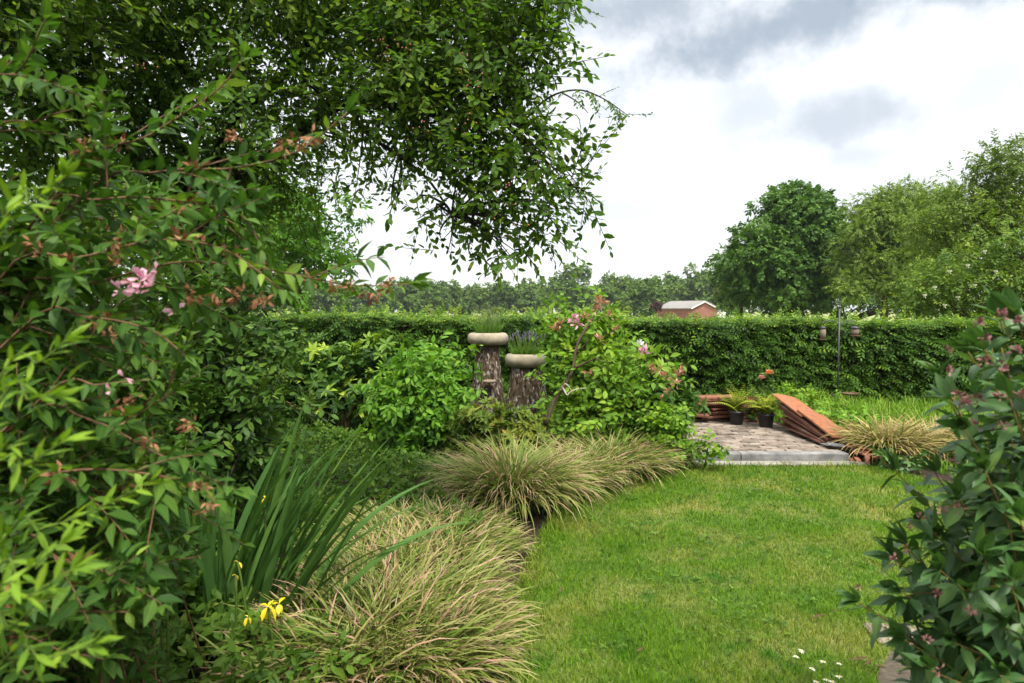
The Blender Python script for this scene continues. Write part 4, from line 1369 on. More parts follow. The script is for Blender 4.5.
def left_weigela():
    base = np.array([-1.75, 1.75, 0])
    root = thing('weigela_shrub', 'big arching shrub filling the left side, with pink and withered brown flowers', 'shrub', base)
    stems = []

    def st(*pp):
        # from the base through the given (px, py, distance) points
        pts = [P(*q) for q in pp]
        b = base + np.array([R.normal() * 0.15, R.normal() * 0.15, 0])
        stems.append([b, b * 0.45 + pts[0] * 0.55 + np.array([-0.1, 0, 0.22])] + pts)
    st((60, 190, 1.5), (150, 135, 1.45), (215, 92, 1.4), (244, 58, 1.38))
    st((75, 205, 1.5), (160, 172, 1.45), (235, 168, 1.42), (300, 150, 1.4), (348, 112, 1.38))
    st((0, 278, 1.4), (80, 258, 1.35), (160, 240, 1.32), (225, 250, 1.3), (285, 292, 1.28))
    st((0, 298, 1.5), (90, 284, 1.5), (180, 262, 1.5), (270, 270, 1.5), (350, 285, 1.5), (412, 284, 1.5))
    st((-30, 120, 1.4), (20, 70, 1.35), (45, 20, 1.3))
    st((-20, 160, 1.4), (40, 120, 1.4), (110, 100, 1.4))
    st((20, 330, 1.35), (90, 318, 1.3), (150, 330, 1.28), (185, 355, 1.25))
    st((20, 420, 1.35), (90, 420, 1.3), (160, 455, 1.25), (235, 490, 1.2))
    st((40, 400, 1.3), (100, 385, 1.25), (150, 380, 1.22))
    st((20, 500, 1.3), (80, 470, 1.2), (180, 480, 1.2), (215, 500, 1.18))
    st((10, 540, 1.3), (60, 560, 1.2), (120, 575, 1.15), (150, 585, 1.12))
    st((0, 600, 1.2), (60, 610, 1.15), (130, 612, 1.12))
    st((0, 640, 1.2), (60, 650, 1.15), (105, 660, 1.12))
    st((40, 240, 1.6), (130, 205, 1.6), (205, 212, 1.6), (262, 238, 1.6))
    st((30, 225, 1.45), (100, 200, 1.4), (170, 200, 1.4), (240, 215, 1.4), (262, 250, 1.38))
    for i in range(190):
        px, py = R.uniform(-60, 215), R.uniform(150, 700)
        lim = np.interp(py, [150, 250, 330, 430, 500, 560, 683], [90, 215, 190, 165, 165, 130, 130])
        px = min(px, lim)
        d = R.uniform(1.45, 2.7)
        e = P(px, py, d)
        if e[2] < 0.15:
            continue
        b = base + np.array([R.normal() * 0.3, R.normal() * 0.35 + 0.2, 0])
        stems.append([b, b * 0.5 + e * 0.5 + [-0.15, 0.1, 0.25], e * 0.8 + b * .2 + [0, 0, 0.12], e])
    sp = MB()
    stem_shrub(root, stems, LEAF_WEIG, 0.025, 0.060, (M['weigela'], M['stem']), rstem=0.0042, twigs=0.46, rmean=0.40, t0=0.30, spent=0.30, spent_mb=sp, droop=0.08, fwd=0.8, uprand=0.5)
    for (px, py, d) in ((230, 133, 1.40), (240, 138, 1.40), (276, 140, 1.38), (300, 143, 1.38), (312, 138, 1.38), (190, 292, 1.38), (215, 297, 1.35), (235, 302, 1.32), (252, 296, 1.3), (262, 304, 1.3), (180, 290, 1.38),
                        (260, 256, 1.46), (245, 252, 1.46), (330, 290, 1.46), (352, 288, 1.46), (375, 290, 1.46), (392, 286, 1.46), (120, 258, 1.34), (96, 318, 1.3), (108, 322, 1.3), (128, 410, 1.24), (118, 405, 1.24), (195, 492, 1.19),
                        (215, 500, 1.18), (150, 440, 1.26), (190, 425, 1.3), (128, 245, 1.34), (40, 246, 1.35), (205, 232, 1.4), (88, 152, 1.4)):
        for _ in range(2):
            c = cluster(9, LEAF_LANCE, 0.022, 1.0)
            sp.tpl(c.at(P(px, py, d - 0.03) + R.normal(size=3) * 0.01, frames(nrm(R.normal(size=(1, 3)) + [0, -.6, -.3]), R.normal(size=(1, 3)))[0], R.uniform(0.5, 0.85), 0.42))
    sp.build('withered_flowers', M['spent'], root)
    fl = leaf(0.6, 0.25, -0.35, ((0.35, 0.45), (0.7, 1.0)))
    for (px, py, d, k, s) in ((146, 280, 1.26, 8, 0.021), (156, 271, 1.27, 6, 0.018), (137, 285, 1.25, 5, 0.018), (119, 291, 1.25, 6, 0.017), (153, 286, 1.25, 4, .017), (174, 311, 1.7, 5, 0.022), (124, 378, 1.2, 3, 0.014), (111, 391, 1.2, 3, 0.014)):
        mb = MB()
        mb.tpl(cluster(k, fl, s, 0.7).at(P(px, py, d - 0.06), frames(np.array([[0.1, -1, 0.2]]), np.array([[0, 0, 1.0]]))[0], 1.0, 0.6))
        mb.build('pink_flower', M['pink'], root)


left_weigela()


def spirea():
    base = np.array([-1.0, 0.62, 0])
    root = thing('spirea_shrub', 'bright yellow green narrow leaved sprigs at the left edge, soft with closeness', 'shrub', base)
    stems = []
    for pp in ([(0, 228, .85), (30, 205, .84), (62, 176, .83)], [(-10, 395, .8), (40, 362, .8), (66, 340, .8)], [(-10, 420, .75), (30, 400, .75), (55, 395, .75)], [(-20, 480, .75), (25, 466, .74), (62, 442, .73)],
               [(0, 545, .9), (40, 530, .9), (90, 512, .9), (150, 482, .9)], [(-20, 615, .7), (25, 598, .7), (70, 570, .7)], [(-20, 590, .75), (20, 575, .75), (60, 545, .75)], [(-10, 675, .75), (45, 660, .74), (92, 645, .73)], [(-30, 640, .8), (10, 628, .8), (40, 600, .8)]):
        pts = [P(*q) for q in pp]
        b = base + R.normal(size=3) * [0.06, 0.06, 0]
        stems.append([b, b * .4 + pts[0] * .6 + [-.06, 0, .1]] + pts)
    stem_shrub(root, stems, LEAF_NARROW, 0.012, 0.046, (M['spirea'], M['green_stem']), rstem=0.0026, twigs=0.05, rmean=0.42, t0=0.45, droop=0.0, fwd=1.1, tlen=(0.05, 0.10))


spirea()


def right_shrub():
    base = np.array([1.45, 1.75, 0])
    root = thing('lanceolate_shrub', 'dark green shrub with pointed leaves and dusky pink buds, right foreground', 'shrub', base)
    stems = []
    tips = [(1000, 318, 1.35), (1018, 318, 1.3), (968, 352, 1.45), (940, 375, 1.45), (950, 400, 1.4), (985, 350, 1.3), (1010, 400, 1.25), (965, 430, 1.35), (895, 470, 1.6), (935, 472, 1.5), (920, 520, 1.5), (960, 500, 1.35),
            (905, 545, 1.55), (895, 560, 1.55), (858, 602, 1.5), (900, 590, 1.5), (940, 570, 1.35), (985, 560, 1.3), (905, 640, 1.45), (950, 640, 1.35), (1000, 620, 1.25), (985, 470, 1.3), (1020, 520, 1.2), (1010, 580, 1.2), (1040, 345, 1.3), (1040, 450, 1.3), (1000, 675, 1.2), (930, 670, 1.3)]
    for (px, py, d) in tips:
        e = P(px, py, d)
        b = base + np.array([R.normal() * 0.12, R.normal() * 0.12, 0])
        m1 = b * 0.55 + e * 0.45 + [0.10, 0.05, 0.12]
        m2 = b * 0.2 + e * 0.8 + [0.05, 0, 0.07]
        stems.append([b, m1, m2, e])
    for i in range(85):
        py = R.uniform(330, 720)
        lim = np.interp(py, [300, 380, 450, 520, 600, 683], [1010, 985, 965, 940, 918, 915])
        e = P(R.uniform(lim, lim + 170), py, R.uniform(1.5, 2.1))
        if e[2] < 0.08:
            e[2] = 0.08
        b = base + np.array([R.normal() * 0.2, R.normal() * 0.2, 0])
        stems.append([b, b * .5 + e * .5 + [0.05, 0.05, 0.12], e])
    stem_shrub(root, stems, LEAF_LANCE, 0.040, 0.088, (M['rightshrub'], M['yellow_stem']), rstem=0.004, twigs=0.30, rmean=0.42, t0=0.3, droop=0.5, fwd=0.6, rtip=0.12, tlen=(0.08, 0.2))
    bud = leaf(0.5, 0.5, 0.0, ((0.35, 0.8), (0.75, 0.9)))
    for (px, py, d, k) in ((1002, 315, 1.22, 20), (1018, 322, 1.22, 16), (978, 324, 1.26, 14), (985, 340, 1.25, 12), (948, 350, 1.36, 10), (985, 362, 1.22, 14), (1016, 352, 1.22, 12), (950, 372, 1.34, 10), (965, 402, 1.3, 20), (958, 395, 1.3, 14), (977, 398, 1.3, 12), (1000, 397, 1.24, 14), (1020, 395, 1.22, 14),
                           (1002, 368, 1.24, 10), (943, 512, 1.3, 10), (920, 518, 1.4, 9), (958, 508, 1.3, 8), (907, 528, 1.44, 7), (906, 548, 1.44, 9), (895, 560, 1.42, 11), (858, 588, 1.42, 8), (938, 594, 1.28, 10), (970, 612, 1.24, 11), (926, 641, 1.3, 8), (953, 462, 1.36, 7), (1005, 425, 1.24, 8), (975, 425, 1.3, 7), (940, 670, 1.28, 6)):
        mb = MB()
        mb.tpl(cluster(int(k * 1.2), bud, 0.0095, 0.75).at(P(px, py, d - 0.03), frames(np.array([[-0.2, -0.5, 0.6]]), np.array([[1.0, 0, 0]]))[0], 1.0, 0.45 if k < 16 else 0.68))
        mb.build('flower_bud', M['bud'], root)


right_shrub()


# ------------------------------------------------------------------ border planting
def px_shrub(name, label, base_px, d, envs_px, nl, lr, dens, tpls, sc, mat, stem, cat='shrub', group=None, rbase=0.45, droop=0.2, toplight=0.1, jit=0.7, nst=16, rst=0.014, upw=0.8, squash=0.8, fill=0.35, depthk=0.8, shell=(0.45, 1.05), under=0.5):
    b = P(base_px, HZ, d)
    base = np.array([b[0], d, 0.0])
    root = thing(name, label, cat, base, group)
    k = d / FPX
    envs = [(P(cx, cy, d) + np.array([0, dy, 0]), np.array([rx * k, rx * k * depthk, rz * k])) for (cx, cy, rx, rz, dy) in envs_px]
    lob = lobes_on(envs, nl, lr[0], lr[1], squash, fill)
    lob = [(np.array([c[0], c[1], max(c[2], 0.08)]), r, q) for c, r, q in lob]
    mb = MB()
    crown(mb, lob, dens, tpls, sc, droop, upw, toplight=toplight, jit=jit, rbase=rbase, shell=shell, under=under)
    mb.build('foliage', [mat, stem], root, smooth=False)
    sb = MB()
    for i in R.choice(len(lob), min(nst, len(lob)), replace=False):
        e = lob[i][0]
        b0 = base + R.normal(size=3) * [0.12, 0.1, 0]
        sb.tube(bez(b0, b0 * .5 + e * .5 + [0, 0, 0.15], e, 9), np.linspace(rst, rst * 0.3, 9), 5)
    sb.build('stems', stem, root)
    return root, lob


def ground_cover():
    mb = MB()
    SP = [spray(6, LEAF_HEX, 0.10, 0.055, 55, 0.0, 0.4, twig=False, leafdroop=0.0) for _ in range(4)]
    n = 17000
    p = np.stack([R.uniform(-5.2, 1.3, n), R.uniform(2.2, 10.8, n), np.zeros(n)], -1)
    lp = [(x - 0.02, y) for x, y in lawn_poly]
    ok = ~in_poly(p, lp) & (p[:, 0] < np.interp(p[:, 1], [2, 3, 4, 5, 6, 7, 8, 11], [-0.3, -0.3, -0.3, 0.0, 0.6, 1.0, 1.1, 1.3])) & (p[:, 0] > -p[:, 1] * 0.82)
    p = p[ok]
    n = len(p)
    hh = 0.16 + 0.09 * np.sin(p[:, 0] * 2.3 + 1) * np.sin(p[:, 1] * 1.9) + 0.05 * np.sin(p[:, 0] * 6 + p[:, 1] * 5)
    p[:, 2] = np.clip(hh, 0.03, 0.4) * R.uniform(0.25, 1.1, n)
    d = np.stack([R.normal(size=n), R.normal(size=n) - 0.3, R.normal(size=n) * 0.35 + 0.25], -1)
    u = nrm(np.array([0, -0.3, 1.0]) + R.normal(size=(n, 3)) * 0.35)
    mb.scatter_multi(SP, p, frames(d, u), R.uniform(0.7, 1.3, n), np.clip(R.normal(0.42, 0.18, n), 0, 1))
    tag(mb.build('ground_cover', M['cover'], smooth=False), 'low dark leafy ground cover filling the border', 'ground cover', None, 'stuff')


ground_cover()


def border_shrubs():
    dk = [spray(8, LEAF_HEX, 0.24, 0.075, 55, 0.15, 0.35, r=0.003) for _ in range(4)]
    px_shrub('honeysuckle_shrub', 'tall dark green shrub at the left border, behind the pink flowered shrub', 160, 4.7,
             [(150, 400, 70, 100, 0), (200, 420, 50, 80, -.3), (110, 360, 60, 80, .3), (205, 340, 42, 60, -.1)], 100, (0.22, 0.42), 30, dk, 1.0, M['darkshrub'], M['darkbark'], rbase=0.45)
    px_shrub('privet_shrub', 'dark leafy shrub joining the hedge corner, left of the yellow tipped rhododendron', 240, 9.2,
             [(225, 390, 55, 70, 0), (262, 380, 38, 55, .2), (190, 370, 60, 75, 0)], 60, (0.25, 0.45), 26, dk, 1.1, M['darkshrub'], M['darkbark'], rbase=0.5)
    px_shrub('laurel_shrub', 'glossy dark shrub low under the weigela, beside the iris leaves', 150, 3.6,
             [(95, 470, 60, 90, 0), (60, 560, 80, 90, 0), (180, 440, 40, 50, .6), (110, 600, 60, 60, 0)], 46, (0.16, 0.32), 40, dk, 0.9, M['darkshrub'], M['darkbark'], rbase=0.42)
    px_shrub('snowberry_shrub', 'loose mid green low shrub with oval leaves between the iris and dark shrubs', 215, 4.8,
             [(210, 435, 32, 26, 0), (235, 455, 30, 24, .2), (190, 470, 40, 40, 0)], 26, (0.14, 0.26), 36, [spray(6, LEAF_OVAL, 0.26, 0.10, 62, 0.1, 0.3, r=0.003) for _ in range(3)], 0.9, M['weigela'], M['stem'], rbase=0.5)
    # rhododendron
    rs = [rosette(8, LEAF_LANCE, 0.15, 18, 0.06) for _ in range(4)]
    root, lob = px_shrub('rhododendron_shrub', 'wide rhododendron with yellow green leaf tips in front of the hedge', 335, 8.6,
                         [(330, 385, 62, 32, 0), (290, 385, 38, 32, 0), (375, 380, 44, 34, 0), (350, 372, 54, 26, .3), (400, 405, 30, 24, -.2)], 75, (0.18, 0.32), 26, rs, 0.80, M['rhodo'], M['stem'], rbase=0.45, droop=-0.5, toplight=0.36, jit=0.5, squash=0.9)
    # bright green bramble
    ras = [spray(5, LEAF_OVAL, 0.16, 0.095, 62, 0.1, 0.3, r=0.003) for _ in range(4)]
    px_shrub('bramble_shrub', 'bright fresh green leafy shrub in front of the paired planters', 440, 7.4,
             [(424, 395, 36, 38, 0), (404, 402, 30, 30, 0), (434, 366, 22, 20, .3), (450, 408, 16, 24, -.2), (424, 432, 36, 22, -.2)], 84, (0.12, 0.25), 30, ras, 1.0, M['raspberry'], M['green_stem'], rbase=0.45, toplight=0.16)
    px_shrub('bronze_rhododendron_shrub', 'small bronze tinted rhododendron at the foot of the stumps', 500, 6.9,
             [(498, 422, 32, 12, 0), (480, 428, 26, 13, 0), (525, 428, 20, 10, 0), (490, 438, 38, 11, -.1)], 40, (0.10, 0.18), 44, [rosette(9, LEAF_LANCE, 0.10, 20, 0.1) for _ in range(4)], 0.85, M['bronze'], M['stem'], rbase=0.36, droop=-0.5, toplight=0.14, jit=0.5)
    # right of the stumps: shrub with arching branches, flowers
    we = [spray(6, LEAF_OVAL, 0.22, 0.10, 58, 0.15, 0.35, r=0.003) for _ in range(5)]
    root, lob = px_shrub('flowering_weigela_shrub', 'tall fresh green shrub with reddish flower tufts right of the stumps', 590, 7.7,
                         [(592, 350, 34, 34, .3), (578, 335, 22, 24, .4), (584, 395, 28, 36, 0), (620, 375, 34, 32, 0), (608, 415, 44, 30, -.2), (636, 400, 28, 36, -.1), (572, 412, 16, 20, 0), (600, 325, 14, 14, .3), (640, 435, 30, 20, -.2)],
                         105, (0.15, 0.30), 26, we, 1.0, M['weigela_bright'], M['bark'], rbase=0.54, toplight=0.12, nst=26)
    bb = MB()
    b1 = smooth_path([P(545, 425, 7.3), P(556, 398, 7.3), P(572, 372, 7.35), P(577, 345, 7.45), P(590, 322, 7.55), P(602, 305, 7.6)], 22)
    bb.tube(b1, np.linspace(0.026, 0.007, 22), 8, wob=0.10)
    bb.tube(bez(P(576, 368, 7.2), P(586, 362, 7.15), P(599, 357, 7.1), 8), np.linspace(0.014, 0.005, 8), 6)
    bb.tube(bez(P(578, 350, 7.2), P(584, 348, 7.15), P(588, 340, 7.1), 8), np.linspace(0.012, 0.005, 8), 6)
    bb.build('branch', M['bark'], root)
    pb = MB()
    pb.tube(smooth_path([P(562, 386, 7.0), P(567, 395, 6.95), P(570, 392, 6.95), P(577, 389, 6.95), P(586, 388, 7.0)], 14), np.linspace(0.009, 0.004, 14), 5)
    pb.tube(smooth_path([P(562, 387, 7.0), P(566, 384, 6.95), P(572, 391, 6.95)], 10), np.linspace(0.008, 0.004, 10), 5)
    pb.build('bare_twig', M['palewood'], root)
    ru = leaf(0.35, 0.2, 0.1)
    for (px, py, n, s) in ((601, 303, 26, 0.075), (596, 310, 18, 0.065), (560, 325, 14, 0.06), (585, 318, 14, 0.06), (600, 340, 14, 0.06), (555, 330, 10, 0.055), (615, 332, 9, 0.055), (588, 375, 10, 0.06), (608, 316, 12, .06), (640, 420, 8, .05)):
        mb = MB(); mb.tpl(cluster(n, ru, s, 0.8).at(P(px, py, 7.15), frames(np.array([[0, -0.3, 1.0]]), np.array([[1.0, 0, 0]]))[0], 1.0, 0.5)); mb.build('rusty_flower_tuft', M['rust'], root)
    for (px, py, mt, nm) in ((573, 318, 'pink', 'pink_flower'), (577, 323, 'pink', 'pink_flower'), (644, 352, 'pink', 'pink_flower'), (640, 345, 'white', 'white_flower')):
        mb = MB(); mb.tpl(cluster(12, LEAF_OVAL, 0.06, 0.6).at(P(px, py, 7.0), frames(np.array([[0, -0.7, 0.6]]), np.array([[1.0, 0, 0]]))[0], 1.0, 0.6)); mb.build(nm, M[mt], root)
    # lower lobe: blackcurrant-like shrub spilling over the paving
    root, lob = px_shrub('currant_shrub', 'bright green low shrub spilling over the left end of the kerb', 682, 6.9,
                         [(690, 444, 18, 9, 0), (670, 430, 16, 18, .1), (665, 450, 18, 9, -.1), (704, 446, 14, 6, -.1)], 52, (0.07, 0.14), 46, [spray(5, LEAF_ROUND, 0.14, 0.075, 60, 0.1, 0.3, r=0.002) for _ in range(4)], 0.9, M['weigela_bright'], M['green_stem'], rbase=0.5, toplight=0.15)
    # shrub with rusty heads next to the tile stack
    root, lob = px_shrub('pieris_shrub', 'small pieris with rusty flower heads and narrow leaves beside the tile stack', 672, 7.5,
                         [(660, 400, 18, 24, 0), (652, 387, 16, 18, .1), (676, 412, 14, 14, 0), (655, 420, 26, 20, 0)], 34, (0.12, 0.22), 30, [rosette(9, LEAF_LANCE, 0.13, 15, 0.08) for _ in range(4)], 0.85, M['rhodo'], M['stem'], rbase=0.48, droop=-0.3, toplight=0.1)
    for (px, py, n, s) in ((656, 372, 14, 0.06), (664, 378, 14, 0.06), (678, 376, 18, 0.06), (681, 372, 16, 0.055), (650, 368, 10, 0.055), (668, 392, 10, 0.055), (676, 383, 14, .05), (660, 400, 9, .05)):
        mb = MB(); mb.tpl(cluster(n, ru, s, 0.8).at(P(px, py, 7.2), frames(np.array([[0, -0.3, 1.0]]), np.array([[1.0, 0, 0]]))[0], 1.0, 0.5)); mb.build('rusty_flower_head', M['rust'], root)


border_shrubs()


# ------------------------------------------------------------------ sedges along the lawn edge
def sedge(name, label, c, n, rad, Ln, mat, group, rb=0.5, lean0=0.25, curve=1.5, w=0.009, bias=(0, 0)):
    mb = MB()
    a = R.uniform(0, 6.283, n)
    q = np.sqrt(R.uniform(0, 1, n))
    base = np.stack([c[0] + np.cos(a) * q * rad * rb, c[1] + np.sin(a) * q * rad * rb, np.full(n, 0.01)], -1)
    az = a + R.normal(size=n) * 0.55
    vx, vy = np.cos(az) + bias[0], np.sin(az) + bias[1]
    az = np.arctan2(vy, vx)
    L_ = Ln * R.uniform(0.6, 1.15, n)
    blades(mb, base, az, L_, np.full(n, w) * R.uniform(0.6, 1.3, n), lean0 + q * 0.45 + R.normal(size=n) * 0.12, curve * R.uniform(0.45, 1.25, n), 6, rnd=R.uniform(0, 1, n), mat=0, taper=3.5)
    return tag(mb.build(name, mat, smooth=False, origin=(c[0], c[1], 0)), label, 'sedge', group)


def sedges():
    g = 'variegated sedges along the lawn edge'
    T = [((350, 674), 1.0, 'straw coloured sedge tussock nearest the camera, below the yellow iris flower'),
         ((396, 680), 1.0, 'straw coloured sedge tussock at the bottom edge, leaning onto the lawn'),
         ((368, 640), 1.0, 'sedge tussock in the middle of the long front clump, behind the nearest one'),
         ((412, 622), 0.95, 'sedge tussock leaning over the lawn edge, front clump'),
         ((366, 600), 0.85, 'sedge tussock beside the sword shaped iris leaves'),
         ((396, 585), 0.9, 'sedge tussock near the far end of the front clump with pinkish tips'),
         ((428, 580), 0.85, 'small sedge tussock at the lawn edge where the front clump ends'),
         ((384, 556), 0.8, 'sedge tussock against the dark ground cover, back of the front clump'),
         ((318, 700), 0.85, 'sedge tussock in the bottom corner beside the yellow iris flower'),
         ((430, 548), 0.8, 'sedge tussock filling the bend between the front clump and the large rounded one'),
         ((454, 545), 0.7, 'low sedge tussock spilling onto the lawn just below the large rounded one'),
         ((458, 560), 0.7, 'low sedge tussock on the lawn edge beside the front clump'),
         ((437, 640), 0.8, 'sedge tussock at the lawn edge, halfway along the front clump'),
         ((432, 672), 0.8, 'sedge tussock at the lawn edge by the bottom of the picture'),
         ((402, 548), 0.8, 'farthest sedge tussock of the front clump, before the gap')]
    T += [((490, 556), 0.55, 'smallest sedge tussock, in the notch under the large rounded one'),
          ((458, 548), 0.75, 'sedge tussock at the lawn edge in the gap below the large rounded one'),
          ((448, 574), 0.8, 'sedge tussock at the lawn edge, upper end of the front clump'),
          ((446, 604), 0.8, 'sedge tussock at the lawn edge with long tips on the turf, front clump'),
          ((446, 638), 0.75, 'sedge tussock at the lawn edge opposite the dry patch, front clump')]
    for (px, s, lb) in T:
        c = G(px[0], px[1])
        sedge('sedge_tussock', lb, c, int(720 * s), 0.36 * s, 0.46 * s, M['sedge'], g, rb=0.75, curve=1.35, w=0.0105, bias=(0.16, -0.05))
    c = G(512, 508)
    sedge('sedge_tussock', 'large rounded sedge tussock alone in the bend of the border', c, 2500, 0.44, 0.66, M['sedge'], g, rb=0.6, lean0=0.10, curve=1.75, w=0.010, bias=(0.05, -0.1))
    for (px, s, lb) in (((548, 494), 0.85, 'sedge tussock hugging the right flank of the large rounded one'), ((622, 474), 0.85, 'sedge tussock between two others under the flowering shrub'), ((572, 487), 0.9, 'sedge tussock right of the large rounded one, below the weigela branch'), ((605, 475), 0.95, 'straw tipped sedge tussock under the flowering shrub'), ((640, 466), 0.85, 'last sedge tussock before the kerb'), ((560, 462), 0.8, 'pale sedge tussock just behind the large rounded one'), ((590, 455), .8, 'shaded sedge tussock at the foot of the flowering shrub')):
        c = G(*px)
        sedge('sedge_tussock', lb, c, int(1100 * s), 0.46 * s, 0.56 * s, M['sedge'], g, rb=0.7, w=0.011, bias=(0.1, -0.15))
    sedge('golden_sedge', 'golden sedge clump right of the patio, next to the terracotta tiles', G(900, 462) + [0, 0.25, 0], 1100, 0.42, 0.58, M['sedge_gold'], 'golden sedges right of the patio', w=0.014)
    sedge('golden_sedge', 'drier brownish sedge clump behind the bud covered shrub', G(950, 462) + [0, 0.35, 0], 1100, 0.44, 0.52, M['sedge_gold'], 'golden sedges right of the patio', w=0.014)
    sedge('golden_sedge', 'smaller tan sedge clump nearest the right hand shrub', G(985, 466) + [0, 0.2, 0], 800, 0.38, 0.48, M['sedge'], 'golden sedges right of the patio', w=0.013)


sedges()


def iris_clump():
    base = G(235, 655)
    root = thing('iris_clump', 'clump of tall sword shaped yellow flag iris leaves with yellow flowers', 'iris', base)
    mb = MB()
    bs, az, Ln, lean, cur = [], [], [], [], []

    def bl(px, py, d, tip, up, l, c):
        b = G(px, py); b = np.array([b[0], b[1], 0.0]); bs.append(b); az.append(tip); lean.append(up); Ln.append(l); cur.append(c)
    # fan leaning to the right
    for i in range(44):
        bl(R.uniform(205, 285), R.uniform(622, 660), 0, R.normal(0.15, 0.35), R.uniform(0.12, 0.55), R.uniform(0.95, 1.25), R.uniform(0.15, 0.9))
    for i in range(9):
        bl(R.uniform(235, 300), R.uniform(620, 660), 0, R.normal(0.0, 0.3), R.uniform(0.30, 0.55), R.uniform(0.9, 1.15), R.uniform(0.7, 1.15))
    # upright leaves behind
    for i in range(34):
        bl(R.uniform(140, 235), R.uniform(615, 660), 0, R.uniform(0, 6.28), R.uniform(0.0, 0.14), R.uniform(0.65, 0.95), R.uniform(0.0, 0.3))
    for i in range(7):
        bl(R.uniform(170, 280), R.uniform(640, 675), 0, R.normal(-1.2, 0.8), R.uniform(0.5, 0.9), R.uniform(0.35, 0.6), R.uniform(0.8, 1.6))
    n = len(bs)
    blades(mb, np.array(bs), np.array(az), np.array(Ln), R.uniform(0.034, 0.056, n), np.array(lean), np.array(cur), 10, rnd=np.clip(R.normal(0.5, 0.16, n), 0, 1), fold=0.35, taper=3.0, tw=0.5, basew=0.75)
    mb.build('sword_leaves', M['iris'], root)
    pet = leaf(0.6, 0.25, 0.9, ((0.3, 0.5), (0.55, 0.9), (0.82, 0.9)))
    for (px, py, d, s, k) in ((268, 607, 2.75, 1.0, 6), (279, 604, 2.8, 0.8, 5), (152, 541, 2.7, 0.85, 5), (163, 537, 2.7, 0.8, 5), (122, 592, 2.3, 0.8, 4), (78, 521, 2.5, 0.9, 5), (248, 617, 2.75, 0.5, 3), (265, 498, 3.2, 0.5, 3), (238, 562, 2.8, 0.5, 2), (236, 575, 2.8, .45, 2), (114, 600, 2.3, .6, 3)):
        c = P(px, py, d)
        f = MB()
        for i in range(k):
            a = i * 6.283 / k + R.normal() * 0.3
            e = 1.3 if i % 2 else -0.45
            dd = np.array([[math.cos(a), math.sin(a) * 0.8, e + R.normal() * 0.25]])
            f.tpl(pet.at(c, frames(dd, np.array([[0, 0, 1.0]]))[0], (0.034 if i % 2 else 0.050) * s * R.uniform(0.75, 1.15), R.uniform(0.1, 0.9)))
        fo = f.build('yellow_flower', M['yellow'], root)
        g0 = np.array([c[0] + R.normal() * 0.03, c[1] + 0.06, 0.0])
        s_ = MB(); s_.tube(bez(g0, (g0 + c) / 2 + [0.01, 0, 0], c, 8), np.linspace(0.007, 0.005, 8), 5)
        s_.build('flower_stalk', M['green_stem'], root)
    # smaller leafy clump further back
    def clump(label, px, d, n, l, spread):
        b0 = np.array([P(px, HZ, d)[0], d, 0.0])
        m2 = MB()
        bb = b0 + R.normal(size=(n, 3)) * [spread, spread, 0]
        blades(m2, bb, R.uniform(0, 6.283, n), R.uniform(0.7, 1.1, n) * l, R.uniform(0.02, 0.035, n), np.abs(R.normal(0.12, 0.12, n)), R.uniform(0.1, 0.7, n), 8, rnd=np.clip(R.normal(0.4, 0.15, n), 0, 1), fold=0.35, taper=3, basew=0.75)
        tag(m2.build('iris_leaves', M['iris'], origin=b0), label, 'iris')
    clump('narrow clump of sword leaves between the rhododendron and the bright green shrub', 398, 7.6, 22, 0.95, 0.10)
    clump('short clump of grey green sword leaves behind the main iris, under the dark shrubs', 252, 4.3, 14, 0.62, 0.10)
    # buttercup by the sedges
    b0 = G(330, 610)
    r2 = thing('buttercup', 'single small yellow flower between the iris leaves and the sedges', 'flower', b0)
    c = P(328, 575, b0[1])
    f = MB(); f.tpl(rosette(6, LEAF_OVAL, 0.024, 20).at(c, frames(np.array([[0, -.4, 1.0]]), np.array([[1.0, 0, 0]]))[0], 1.0, 0.5)); f.build('petals', M['yellow'], r2)
    s_ = MB(); s_.tube([b0, c], [0.003, 0.002], 4); s_.build('stalk', M['green_stem'], r2)
    # broad soft leaves around the iris feet
    lb = [rosette(6, LEAF_OVAL, 0.11, 25, 0.1) for _ in range(3)]
    w = MB()
    k = 42
    p = np.array([G(R.uniform(140, 265), R.uniform(600, 690)) for _ in range(k)]); p[:, 2] = R.uniform(0.05, 0.28, k)
    w.scatter_multi(lb, p, frames(np.tile([0, -.25, 1.0], (k, 1)) + R.normal(size=(k, 3)) * .25, np.tile([1.0, 0, 0], (k, 1))), R.uniform(0.5, 1.0, k), np.clip(R.normal(.5, .15, k), 0, 1))
    tag(w.build('weeds', M['cover'], smooth=True), 'soft round leaved weeds around the feet of the iris', 'weeds', None, 'stuff')


iris_clump()


